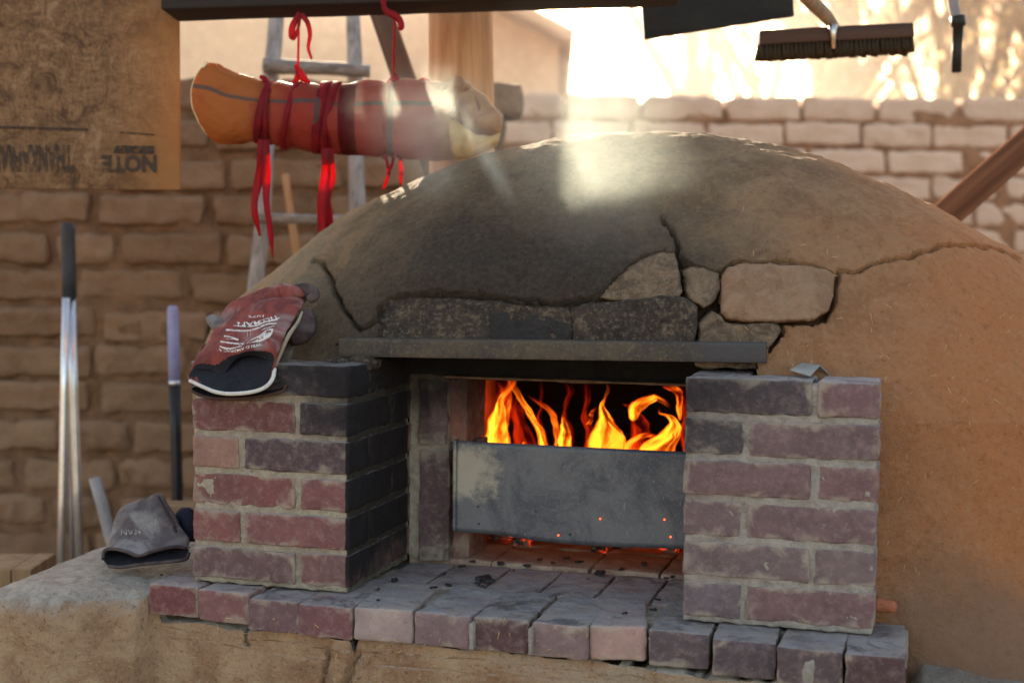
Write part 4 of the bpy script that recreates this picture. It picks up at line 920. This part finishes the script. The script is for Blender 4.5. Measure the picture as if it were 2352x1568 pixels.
# ------------------------------------------------------------------ embers and fire
kc = Mt('glowing_coal'); a = kc.noise(45, 4, .6, None, .6); em = kc.ramp(a, .50, .66)
b_ = kc.n('BsdfPrincipled', {'Base Color': kc.mix(kc.ramp(kc.noise(70, 4, .6), .4, .6), (.02, .018, .018), (.25, .20, .17)), 'Roughness': .95, 'Emission Color': (1, .06, .008, 1), 'Emission Strength': kc.math('MULTIPLY', em, .26)})
kc.t.links.new(b_.outputs[0], kc.out.inputs[0]); COAL = kc.m
k = Mt('charcoal'); a = k.noise(120, 4, .7); k.bsdf(k.mix(k.ramp(a, .4, .7), (.010, .010, .011), (.035, .035, .038)), .6, k.bump(a, .8, .003), 0, .4); CHAR = k.m
EL = ['glowing ember at the left end under the steel plate', 'flat red ember just right of the leftmost ember', 'ash covered coal poking out left of centre under the plate', 'round red ember right of centre under the plate', 'thin glowing ember strip right of the round ember', 'glowing ringed ember beside the right pillar']
for i, (x, y, r, sq) in enumerate([(1090, 1226, .010, (1.3, 1, .6)), (1140, 1229, .008, (2.4, 1, .5)), (1200, 1245, .010, (1.7, 1.2, .8)), (1375, 1258, .011, (1.3, 1, .8)), (1430, 1253, .009, (2., 1, .5)), (1540, 1261, .011, (1.4, 1, .8))]):
    p = onz(x, y+4, .008); p = np.array([p[0], p[1], .006+r*sq[2]*.8]); V, F = rbox(2*r*sq[0], 2*r*sq[1], 2*r*sq[2], r*.4, (5, 5, 5), r*.25, .9/r, i, r*.25, .5/r)
    tag(mesh_obj('ember', V+p, F, COAL), EL[i], 'ember', 'embers under the door plate')
rs = np.random.RandomState(4); parts = []
for i in range(160):
    p = np.array([rs.uniform(.40, 1.05), rs.uniform(.54, 1.0), 0]); r = rs.uniform(.008, .028); V, F = rbox(2*r, 2*r*rs.uniform(.6, 1.5), 1.4*r, r*.3, (2, 2, 2), r*.3, .9/r, i); parts.append((V+p+np.array([0, 0, .006+r*.6+rs.uniform(0, .03)]), F))
V, F = join(parts); o = mesh_obj('ember_bed', V, F, COAL); o['kind'] = 'stuff'; tag(o, 'bed of glowing coals on the oven floor behind the steel plate', 'coals')
for i, (a, b) in enumerate([((.42, .62, .06), (.86, .70, .09)), ((.50, .80, .07), (.97, .58, .08))]):
    V, F = tube([a, ((a[0]+b[0])/2, (a[1]+b[1])/2+.02, .085), b], .032, 12, 14, .12, i); tag(mesh_obj('firewood_log', V, F, simple('burnt_log', (.03, .022, .018), .9, .5, 30, .8, .006)), ('charred log lying behind the left flames', 'charred log crossing behind the right flames')[i], 'log')

def flame_material(name, c_edge, c_core, strength, fill):
    k = Mt(name); u_, v_, _ = k.xyz(k.tc.outputs['UV'])
    lw = k.n('LayerWeight', {'Blend': .5}).outputs['Facing']
    e = k.math('POWER', lw, 2.2)
    wv = k.noise(1., 4, .6, k.n('CombineXYZ', {0: k.math('MULTIPLY', u_, 5), 1: k.math('MULTIPLY', v_, 1.6), 2: k.n('ObjectInfo').outputs['Random']}).outputs[0], .7)
    st = k.math('ADD', k.math('MULTIPLY', k.math('POWER', k.math('SUBTRACT', 1., lw), 2.0), k.math('ADD', .16, k.math('MULTIPLY', k.ramp(wv, .40, .68), fill*5.5))), 0.)
    fade = k.math('MULTIPLY', k.ramp(v_, 1., .55), k.ramp(v_, .0, .1, .5, 1.))
    st = k.math('MULTIPLY', k.math('MULTIPLY', st, fade), strength)
    col = k.mix(k.ramp(st, .0, strength*1.3), c_edge, c_core)
    em = k.n('Emission', {'Color': col, 'Strength': st}); tp = k.n('BsdfTransparent'); ad = k.n('AddShader', {0: em.outputs[0], 1: tp.outputs[0]})
    k.t.links.new(ad.outputs[0], k.out.inputs[0]); return k.m
FY = flame_material('flame_yellow', (1, .10, .003), (1, .30, .012), 0.24, .46)
FO = flame_material('flame_orange', (1, .045, .002), (1, .20, .008), .15, .4)
FR = flame_material('flame_red', (.8, .012, .001), (1, .035, .003), .03, .5)
fire = thing('fire', 'orange and yellow flames burning inside the oven above the steel plate', 'fire', (.66, .58, .05))
def flame(pts, wid, Y, m, thick=.45, seed=0, tw=0.):
    n = 40; Q = cat_rom(np.array([(*p, w_) for p, w_ in zip(pts, wid)], float), n); rings = []; uvs = []; nph = 20
    for i, (x, y, w_) in enumerate(Q):
        tt = i/(n-1); c = at(x, y, Y+.02*math.sin(seed+tt*4)); c2 = at(x+w_*.92, y, Y); h = max(abs(c2[0]-at(x, y, Y)[0]), .0008)
        a = np.linspace(0, 2*np.pi, nph, endpoint=False); an = tw*tt
        ex = np.cos(a)*h; ey = np.sin(a)*h*thick
        P = np.c_[c[0]+ex*math.cos(an)-ey*math.sin(an), c[1]+ex*math.sin(an)+ey*math.cos(an), np.full(nph, c[2])+.35*h*np.sin(a*2+seed+tt*5)]
        rings.append(P); uvs += [(q/(2*np.pi), tt) for q in a]
    V, F = loft(rings, True, False); V = V+np.c_[fbm(V, 26, 3, seed), fbm(V, 26, 3, seed+3), np.zeros(len(V))]*.0075*sstep(0, .4, np.repeat(np.linspace(0, 1, n), nph))[:, None]
    return mesh_obj('flame', V, F, m, fire, uv=uvs)
# left tongue
flame([(1142, 1060), (1142, 1025), (1140, 990), (1142, 955), (1152, 920), (1172, 890), (1180, 860)], [36, 34, 28, 18, 9, 9, 12], .56, FY, seed=1)
flame([(1138, 1050), (1140, 1000), (1150, 960), (1160, 915), (1150, 870)], [22, 20, 14, 14, 20], .60, FO, seed=2)
# left veil and the long right-leaning streamers
flame([(1120, 1060), (1115, 1000), (1125, 940), (1140, 890), (1150, 850)], [60, 62, 55, 44, 36], .66, FR, seed=3)
flame([(1262, 1060), (1250, 1020), (1238, 985), (1222, 950), (1200, 915), (1180, 885), (1172, 860)], [18, 14, 10, 9, 8, 9, 12], .57, FY, seed=4)
flame([(1282, 1060), (1278, 1020), (1280, 985), (1270, 955), (1246, 930), (1215, 905)], [12, 10, 9, 9, 7, 4], .60, FO, seed=5)
flame([(1215, 1060), (1200, 1000), (1188, 960), (1186, 920), (1195, 880)], [30, 26, 18, 12, 8], .63, FR, seed=6)
flame([(1297, 1060), (1299, 1020), (1299, 990), (1293, 960), (1288, 948)], [15, 14, 10, 6, 1], .55, FY, seed=7)
flame([(1203, 1050), (1203, 1025), (1202, 1010)], [9, 9, 2], .5, FY, seed=8)
# centre red wisps
for i, (x, w_) in enumerate([(1240, 5), (1300, 6), (1345, 7)]):
    flame([(x, 1060), (x+8, 1000), (x-4, 950), (x+6, 905), (x+2, 860)], [w_*2, w_*1.5, w_, w_, w_], .68, FR, seed=20+i)
flame([(1372, 1060), (1378, 1010), (1366, 985), (1352, 1000), (1348, 1040)], [4, 5, 5, 4, 3], .62, FR, seed=25)
# tear-drop flame
flame([(1392, 1062), (1392, 1020), (1394, 990), (1390, 960), (1382, 935), (1392, 905), (1392, 870)], [46, 50, 42, 26, 8, 4, 3], .55, FY, seed=9)
flame([(1408, 1060), (1412, 1025), (1408, 990), (1396, 955)], [30, 28, 16, 4], .57, FO, seed=10)
flame([(1350, 975), (1362, 950), (1374, 930)], [6, 5, 2], .6, FO, seed=11)
# right-hand swirl
flame([(1500, 1064), (1512, 1030), (1536, 1005), (1542, 975), (1530, 955), (1512, 948), (1508, 930)], [52, 44, 26, 14, 9, 6, 2], .55, FY, seed=12)
flame([(1440, 1050), (1452, 1015), (1478, 998), (1500, 1000), (1515, 1020)], [16, 10, 12, 12, 8], .58, FO, seed=13)
flame([(1455, 962), (1462, 938), (1480, 920), (1505, 910), (1525, 922), (1538, 938)], [12, 20, 18, 14, 8, 2], .57, FY, seed=14)
flame([(1432, 928), (1450, 932), (1472, 922), (1496, 908)], [3, 9, 12, 6], .6, FO, seed=15)
flame([(1500, 1060), (1476, 1010), (1464, 960), (1440, 940)], [40, 30, 18, 8], .64, FR, seed=16)
flame([(1562, 965), (1560, 930), (1556, 905), (1542, 890), (1530, 870)], [3, 9, 12, 16, 18], .6, FO, seed=17)
flame([(1585, 1060), (1580, 1000), (1578, 940), (1572, 880)], [16, 18, 16, 16], .67, FR, seed=18)
flame([(1480, 1064), (1482, 1040), (1480, 1022)], [50, 30, 6], .5, FY, seed=19)

# ------------------------------------------------------------------ charcoal bits on the hearth
CL = 'small black charcoal flake lying on the ashy hearth bricks'
spots = [(1112, 1332, .012), (1105, 1346, .005), (1030, 1345, .006), (995, 1350, .006), (1098, 1340, .006), (1124, 1336, .008), (1380, 1317, .011), (1060, 1302, .006), (1150, 1296, .007), (1210, 1300, .007), (1330, 1296, .006), (1427, 1313, .005), (1532, 1329, .007), (1545, 1326, .006), (1435, 1409, .005), (1500, 1402, .006), (868, 1355, .006), (905, 1333, .006), (870, 1378, .003), (1240, 1290, .005), (1300, 1288, .005), (1480, 1300, .006), (1085, 1290, .005), (430, 1258, .005), (372, 1320, .003), (1270, 1298, .005), (1020, 1318, .004), (1510, 1378, .005), (1180, 1310, .003), (1350, 1330, .003)]
for i, (x, y, r) in enumerate(spots):
    p = onz(x, y, .004); V, F = rbox(2*r*rng.uniform(.8, 1.5), 2*r*rng.uniform(.5, .9), .55*r, r*.2, (4, 4, 2), r*.25, 1.2/r, i, r*.3, .7/r)
    a = rng.uniform(0, 3); c, s = math.cos(a), math.sin(a); V = np.c_[V[:, 0]*c-V[:, 1]*s, V[:, 0]*s+V[:, 1]*c, V[:, 2]]
    o = mesh_obj('charcoal_flake', V, F, CHAR); o.location = (p[0], p[1], p[2]+r*.3+(.004 if p[1] > .31 else 0)); tag(o, CL, 'charcoal', 'charcoal flakes scattered on the hearth')
# metal scrap on the right pillar, clay shard behind it
galv = simple('galvanised', (.34, .37, .36), .45, .2, 60, .2, .001, metal=.6)
q = [(1815, 848), (1862, 862), (1884, 838), (1842, 832)]
P = [at(q[0][0], q[0][1], .055), at(q[1][0], q[1][1], .045), at(q[2][0], q[2][1], .10), at(q[3][0], q[3][1], .11), at(1908, 862, .12), at(1880, 850, .14)]
V = np.array(P); V = np.vstack([V, V-np.array([0, 0, .0015])]); F = [(0, 1, 2, 3), (3, 2, 4, 5), (9, 8, 7, 6), (11, 10, 8, 9), (0, 6, 7, 1), (1, 7, 8, 2), (2, 8, 10, 4), (4, 10, 11, 5), (5, 11, 9, 3), (3, 9, 6, 0)]
tag(mesh_obj('metal_scrap', V, F, galv, smooth=False), 'small bent sheet metal scrap on top of the right brick pillar', 'metal scrap')
p = at(2030, 1390, .06); V, F = rbox(.045, .03, .026, .012, (5, 4, 4), .004, 30, 3, .004, 20); tag(mesh_obj('clay_shard', V+p, F, simple('terracotta', (.36, .12, .06), .8, .3, 40, .4)), 'orange clay shard tucked behind the foot of the right pillar', 'shard')

# straw flecks in the plaster
shell = [o for o in bpy.data.objects if o.name == 'plaster_shell'][0]
rs = np.random.RandomState(8); parts = []
for i in range(190):
    if i < 130: uu, vv = rs.uniform(1700, 2340), rs.uniform(420, 1380); P0 = dome_hit([uu], [vv])[0]-cf*.002
    else: uu, vv = rs.uniform(20, 1500), rs.uniform(1420, 1566); P0 = at(uu, vv, -.101 if uu < 800 else -.083)
    if i < 130 and ((uu < 2030 and vv > 850) or abs(dome_in((P0+cf*.002)[None])[0]) > .01 or vv < 430+(uu-1850)*.62): continue
    L = rs.uniform(.004, .014); a = rs.uniform(0, 3.14); d = fr*math.cos(a)*L+np.array([0, 0, math.sin(a)*L]); parts.append(tube([P0, P0+d], .00055, 4))
V, F = join(parts); o = mesh_obj('straw_flecks', V, F, simple('straw', (.55, .38, .16), .8, .3, 50, 0), oven); o['kind'] = 'stuff'

# ------------------------------------------------------------------ gloves
def leather(name, c, c2, dust, dcol=(.36, .31, .29)):
    k = Mt(name); a = k.noise(26, 6, .65, None, .5); b = k.noise(12, 4, .6, None, .8); f = k.noise(500, 3, .7)
    col = k.mix(k.ramp(a, .38, .62), c2, c); col = k.mix(k.ramp(b, .50, .66, 0, dust), col, dcol); col = k.mix(k.ramp(f, .6, .75, 0, .3), col, dcol)
    k.bsdf(col, .8, k.bump(k.math('ADD', a, k.math('MULTIPLY', f, .4)), .5, .002), 0, .25); return k.m
RED = leather('red_leather', (.22, .05, .04), (.12, .03, .028), .4); DRK = leather('dark_leather', (.055, .035, .035), (.03, .02, .022), .15); GRY = leather('grey_leather', (.13, .115, .12), (.075, .062, .066), .6, (.26, .25, .25)); GREEN = leather('worn_suede', (.15, .12, .09), (.09, .07, .055), .3); LIN = leather('black_lining', (.012, .012, .018), (.008, .008, .012), .0); BLUEK = leather('blue_knit', (.012, .016, .035), (.008, .01, .02), .0)
PIP = simple('white_piping', (.60, .57, .52), .8, .2, 90, .5, .002)
def glove_shell(ring0, secs, name, m, parent, n2=40, wr=.0035, seed=0):
    """ring0: (u,v,Y) closed loop at the cuff (upper lip left to right, then lower lip back). secs: (Lu,Lv,Ru,Rv,Y,thick)"""
    R0 = np.array([at(*q) for q in ring0]); up = len(R0)
    loop = cat_rom(np.vstack([R0, R0[:1]]), n2+1)[:-1]
    ring_list = [loop]
    a = np.linspace(0, 2*np.pi, n2, endpoint=False)
    for (lu, lv, ru, rv, Y, th) in secs:
        Lp = at(lu, lv, Y); Rp = at(ru, rv, Y); c = (Lp+Rp)/2; ax = (Rp-Lp)/2; tv = -cf*.75+np.array([0, 0, .66]); tv = tv-ax*(tv@ax)/(ax@ax); tv /= np.linalg.norm(tv)
        ring_list.append(np.array([c-ax*math.cos(q)+tv*th*math.sin(q) for q in a]))
    Rg = np.array(ring_list); m_ = len(Rg); out = [cat_rom(Rg[:, j], 10*m_) for j in range(n2)]
    G = np.stack(out, 1); N = []
    for i in range(len(G)):
        c = G[i].mean(0); dr = G[i]-c; dr /= np.linalg.norm(dr, axis=1)[:, None]+1e-9
        t_ = i/len(G); N.append(G[i]+dr*((fbm(G[i], 28, 3, seed)*wr+fbm(G[i]*np.array([1, 1, 1]), 75, 2, seed+4)*wr*.35)*min(1, t_*5+.3))[:, None])
    V, F = loft(N, True, False); nn = len(N); F.append(tuple(range((nn-1)*n2, nn*n2)))
    o = mesh_obj(name, V, F, m, parent); return o, N
def inner_lining(N, parent, k_=45, m=None):
    rings = []
    for i in range(k_):
        c = N[i].mean(0); rings.append(c+(N[i]-c)*(.97-.003*i))
    V, F = loft(rings, True, False); F = [f[::-1] for f in F]; F.append(tuple(range((k_-1)*len(N[0]), k_*len(N[0])))); return mesh_obj('lining', V, F, m or LIN, parent)
# red glove on the left pillar
gl = thing('welding_glove', 'worn red leather work glove with white print, lying open on the left brick pillar', 'glove', at(530, 880, 0.))
top = [(430, 862, -.028), (441, 849, -.022), (472, 847, -.020), (510, 856, -.020), (527, 840, -.017), (545, 823, -.014), (572, 814, -.012), (600, 818, -.012), (624, 830, -.012)]
low = [(631, 846, -.016), (626, 870, -.034), (609, 889, -.046), (578, 900, -.052), (531, 904, -.054), (496, 900, -.052), (466, 888, -.046), (436, 874, -.034)]
o, N = glove_shell(top+low, [(452, 822, 640, 806, -.010, .016), (478, 782, 655, 770, .022, .012), (500, 742, 668, 742, .065, .012), (519, 706, 686, 712, .095, .013), (560, 682, 694, 698, .120, .015), (612, 664, 700, 692, .145, .016), (650, 657, 708, 688, .158, .014), (690, 660, 716, 684, .165, .009), (712, 668, 722, 678, .165, .003)], 'gauntlet', RED, gl, 44, .004, 5)
inner_lining(N, gl)
lip = np.array([at(*q) for q in low]); V, F = tube(lip, .0035, 8, 40, .1, 3); mesh_obj('piping', V, F, PIP, gl)
V, F = tube(np.array([at(632, 842, -.004), at(645, 808, .008), at(662, 772, .03), at(684, 740, .06), at(694, 716, .085)]), [.003, .004, .004, .003, .002], 8, 20); mesh_obj('side_seam', V, F, simple('seam', (.30, .24, .17), .8, .2, 60, .3), gl)
V, F = tube(np.array([at(676, 668, .15), at(700, 667, .145), at(717, 671, .14), at(720, 680, .135), at(708, 690, .13)]), [.012, .014, .012, .011, .007], 14, 24, .10, 2); mesh_obj('finger', V, F, DRK, gl)
V, F = tube(np.array([at(600, 690, .10), at(640, 676, .12), at(675, 672, .135), at(700, 672, .14)]), [.006, .014, .013, .010], 14, 20, .14, 5); mesh_obj('finger', V, F, RED, gl)
# print on the glove
def printer(objs):
    Vt = []; Ft = []; off = 0
    for ob in objs:
        me = ob.data
        for v in me.vertices: Vt.append(v.co.copy())
        for p in me.polygons: Ft.append([i+off for i in p.vertices])
        off = len(Vt)
    return BVHTree.FromPolygons(Vt, Ft)
def stick(bvh, pts_uv, F, m, name, parent, offs=.0009):
    P = []; 
    for (x, y) in pts_uv:
        d = Vector(ray(x, y)).normalized(); h = bvh.ray_cast(Vector(CAM), d)
        P.append(np.array(h[0])-np.array(d)*offs if h[0] is not None else None)
    ok = [f for f in F if all(P[i] is not None for i in f)]
    P = [p if p is not None else np.zeros(3) for p in P]
    if ok: mesh_obj(name, np.array(P), ok, m, parent, False)
bv = printer([o])
def z5(x, y): return ((430+x/4.6125)*.9408, (660+y/4.6125)*.9408)
def glove_text(s, path, hgt, bold=.0):
    """path: baseline-top curve from the first letter to the last, in the z5 frame; letters hang upside down"""
    V, F = text_mesh(s, 1., bold); q = fit01(V); C = cat_rom(np.array(path, float), 60); out = []
    for a, b in q:
        i = min(58, int(a*59)); f = a*59-i; c = C[i]*(1-f)+C[i+1]*f; d = C[i+1]-C[i]; d /= np.linalg.norm(d); nrm_ = np.array([-d[1], d[0]])*-1
        out.append(z5(*(c-nrm_*hgt*b*-1)))
    return out, F
# letters run right to left with their tops pointing down the picture
def gt(s, path, hgt, bold, bvh=bv, parent=gl, m=WHITEP):
    V, F = text_mesh(s, 1., bold); q = fit01(V); C = cat_rom(np.array(path, float), 60); out = []
    for a, b in q:
        i = min(58, int(a*59)); f = a*59-i; c = C[i]*(1-f)+C[i+1]*f; d = C[i+1]-C[i]; d /= np.linalg.norm(d); up_ = np.array([-d[1], d[0]])*-1
        if up_[1] < 0: up_ = -up_
        out.append(z5(*(c+up_*hgt*b)))
    stick(bvh, out, F, m, 'print_lettering', parent)
gt('TILLMAN', [(1150, 490), (1000, 545), (860, 575), (690, 580)], 50, .02)
gt('1075', [(985, 500), (900, 505), (815, 505)], 26, .01)
gt('WELD AMERICA', [(960, 820), (800, 850), (660, 890), (480, 880)], 30, .01)
def stripe(path, wds):
    C = cat_rom(np.array([(*p, w_) for p, w_ in zip(path, wds)], float), 26); P = []; F = []
    for i in range(26):
        d = C[min(i+1, 25), :2]-C[max(i-1, 0), :2]; d /= np.linalg.norm(d); nn = np.array([-d[1], d[0]])*C[i, 2]/2; P += [z5(*(C[i, :2]-nn)), z5(*(C[i, :2]+nn))]
        if i: F.append((2*i-2, 2*i-1, 2*i+1, 2*i))
    stick(bv, P, F, WHITEP, 'print_stripe', gl)
stripe([(1145, 550), (1000, 580), (900, 620), (780, 630), (640, 620)], [16, 14, 14, 12, 5])
stripe([(1130, 598), (1020, 605), (900, 655), (780, 678), (560, 668)], [12, 16, 16, 12, 22])
stripe([(1110, 622), (1020, 650), (950, 672)], [5, 9, 4]); stripe([(700, 780), (620, 750), (540, 738)], [20, 10, 16])
stripe([(760, 828), (640, 820), (500, 800)], [14, 16, 18]); stripe([(740, 850), (600, 880), (490, 856)], [6, 14, 16]); stripe([(700, 785), (640, 770), (560, 770)], [12, 9, 3])
for a_, b_2 in (((800, 665), (800, 745)), ((835, 670), (838, 730)), ((760, 810), (700, 850))): stripe([a_, ((a_[0]+b_2[0])/2+4, (a_[1]+b_2[1])/2), b_2], [3, 3, 3])
# starred patch
pt = [(790, 822), (850, 775), (930, 735), (1000, 680), (1060, 655), (1095, 655), (1085, 710), (1040, 765), (950, 800), (860, 812)]
c_ = np.mean(pt, 0); ptm = [tuple(c_)]+pt; stick(bv, [z5(*q) for q in ptm], [(0, i+1, (i+1) % len(pt)+1) for i in range(len(pt))], WHITEP, 'print_star_field', gl, .001)
for i in range(9):
    for j in range(4):
        x = 850+i*26+j*6; y = 800-i*14-j*22+10
        if pip(np.array([x]), np.array([y]), pt)[0]: stick(bv, [z5(x-5, y-1), z5(x, y-6), z5(x+5, y), z5(x+1, y+6)], [(0, 1, 2, 3)], RED, 'print_star', gl, .0018)
# second glove underneath
g2 = thing('welding_glove', 'dark brown leather glove squashed underneath the red glove on the left pillar', 'glove', at(560, 905, 0.))
top2 = [(441, 888, -.02), (470, 894, -.02), (530, 905, -.02), (590, 900, -.018), (630, 880, -.012), (652, 872, .0)]; low2 = [(657, 884, -.004), (648, 898, -.012), (610, 908, -.018), (560, 915, -.022), (500, 915, -.024), (462, 908, -.024), (441, 898, -.022)]
o, N = glove_shell(top2+low2, [(474, 868, 664, 858, .035, .007), (494, 830, 668, 820, .07, .007), (520, 780, 680, 780, .105, .008), (560, 740, 700, 750, .135, .008), (620, 720, 705, 730, .15, .004)], 'gauntlet', GREEN, g2, 44, .003, 15); inner_lining(N, g2, 45)
lip = np.array([at(*q) for q in low2]); V, F = tube(lip, .003, 8, 40, .1, 3); mesh_obj('cuff_edge', V, F, simple('brown_edge', (.07, .035, .028), .8, .3, 60, .4), g2)
V, F = tube(np.array([at(668, 780, .08), at(692, 768, .09), at(706, 745, .10), at(704, 715, .11)]), [.012, .018, .018, .013], 14, 18, .08, 3); mesh_obj('thumb', V, F, DRK, g2)
V, F = tube(np.array([at(520, 764, .06), at(502, 748, .06), at(486, 732, .06), at(482, 724, .06)]), [.010, .013, .011, .006], 12, 18, .08, 3); mesh_obj('finger', V, F, GRY, g2)
V, F = tube(np.array([at(492, 790, .045), at(474, 800, .04), at(466, 812, .035)]), [.010, .010, .008], 12, 12, .2, 3); mesh_obj('knit_cuff', V, F, BLUEK, g2)
# grey glove on the bench
g3 = thing('welding_glove', 'grey dusty leather glove slumped on the bench left of the brick pillar', 'glove', at(330, 1290, .02))
top3 = [(236, 1284, .02), (240, 1264, .03), (262, 1260, .035), (290, 1266, .035), (318, 1276, .03), (350, 1266, .04), (400, 1255, .05), (428, 1258, .06)]; low3 = [(434, 1270, .06), (425, 1284, .045), (380, 1290, .03), (320, 1296, .02), (280, 1302, .01), (250, 1300, .01)]
o, N = glove_shell(top3+low3, [(250, 1250, 434, 1240, .075, .016), (256, 1225, 424, 1222, .09, .022), (264, 1195, 408, 1196, .10, .024), (286, 1168, 394, 1172, .11, .02), (318, 1152, 384, 1154, .115, .013), (350, 1140, 376, 1142, .115, .007), (364, 1134, 377, 1138, .115, .003)], 'gauntlet', GRY, g3, 44, .0035, 25)
inner_lining(N, g3, 45); lip = np.array([at(*q) for q in low3]); V, F = tube(lip, .0032, 8, 40, .1, 3); mesh_obj('cuff_edge', V, F, DRK, g3); lip = np.array([at(*q) for q in top3]); V, F = tube(lip, .0032, 8, 40, .1, 3); mesh_obj('cuff_edge', V, F, DRK, g3)
V, F = tube(np.array([at(398, 1220, .13), at(412, 1195, .13), at(424, 1180, .13), at(436, 1200, .13), at(436, 1240, .13)]), [.010, .015, .016, .018, .015], 12, 18, .15, 3); mesh_obj('knit_cuff', V, F, BLUEK, g3)
V, F = tube(np.array([at(364, 1140, .10), at(380, 1170, .09), at(398, 1205, .08), at(410, 1245, .07)]), [.002, .003, .003, .003], 8, 18); mesh_obj('seam', V, F, DRK, g3)
bv3 = printer([o]); PALE = Mt('pale_print'); nn = PALE.noise(200, 3, .7); b_ = PALE.n('BsdfPrincipled', {'Base Color': (.33, .31, .31), 'Roughness': .9}); tp = PALE.n('BsdfTransparent'); ms = PALE.n('MixShader', {0: PALE.ramp(nn, .4, .5, 0, .8), 1: tp.outputs[0], 2: b_.outputs[0]}); PALE.t.links.new(ms.outputs[0], PALE.out.inputs[0])
V, F = text_mesh('TILLMAN', 1., .01); q = fit01(V); out = []
for a, b in q: out.append((364-a*86, 1186+a*28+12*math.sin(a*3.1)+b*13)); 
stick(bv3, out, F, PALE.m, 'print_lettering', g3)
V, F = text_mesh('1075', 1., .01); q = fit01(V); stick(bv3, [(336-a*26, 1188+a*6-b*-7) for a, b in q], F, PALE.m, 'print_lettering', g3)

# ------------------------------------------------------------------ drifting smoke
def smoke(name, label, ctr, rad, dens, seed, parent=None, rot=0., fall=1.0, col=(.82, .95, .93)):
    k = Mt('smoke_'+name); v = k.tc.outputs['Object']
    L = k.n('VectorMath', {0: v}, operation='LENGTH').outputs['Value']
    nn = k.noise(2.6, 4, .62, k.n('VectorMath', {0: v, 1: (seed*3.1, seed*1.7, 0)}, operation='ADD').outputs[0], 1.1)
    d = k.math('MULTIPLY', k.math('POWER', k.ramp(L, 1.0, .0), 1.3), k.ramp(nn, .28, .74, .3, 1.))
    pv = k.n('VolumePrincipled', {'Color': col, 'Density': k.math('MULTIPLY', d, dens), 'Anisotropy': .35})
    k.t.links.new(pv.outputs[0], k.out.inputs['Volume'])
    rings = [np.array([[math.cos(e)*math.cos(a), math.cos(e)*math.sin(a), math.sin(e)] for a in np.linspace(0, 2*np.pi, 20, endpoint=False)]) for e in np.linspace(-1.5, 1.5, 12)]
    V, F = loft(rings); o = mesh_obj('smoke', V, F, k.m); o.location = ctr; o.scale = rad; o.rotation_euler = (0, rot, YAW)
    o['kind'] = 'stuff'; tag(o, label, 'smoke'); return o
smoke('a', 'pale smoke drifting in front of the right half of the red bundle', dep(985, 280, 2.75), (.20, .14, .14), 4.6, 1)
smoke('b', 'broad sunlit smoke plume rising over the front of the oven dome', dep(1345, 320, 2.42), (.22, .14, .30), 2.6, 2, rot=-.5)
smoke('c', 'thin smoke shaped as a sunbeam over the dome under the snout end of the bundle', dep(1125, 370, 2.44), (.028, .05, .12), 9, 3, rot=-.5)  # narrow tilted volume imitates a light shaft
smoke('d', 'faint smoke wisp on the dome left of the beam-shaped smoke', dep(990, 400, 2.5), (.08, .06, .07), 6, 4)
smoke('e', 'added haze veil brightening the yard between the far wall and the trees', dep(1500, 200, 9.4), (6., 4.4, 3.6), .08, 5, col=(1, .95, .88))  # haze added to imitate backlight glare over the background
print('objects', len(bpy.data.objects))
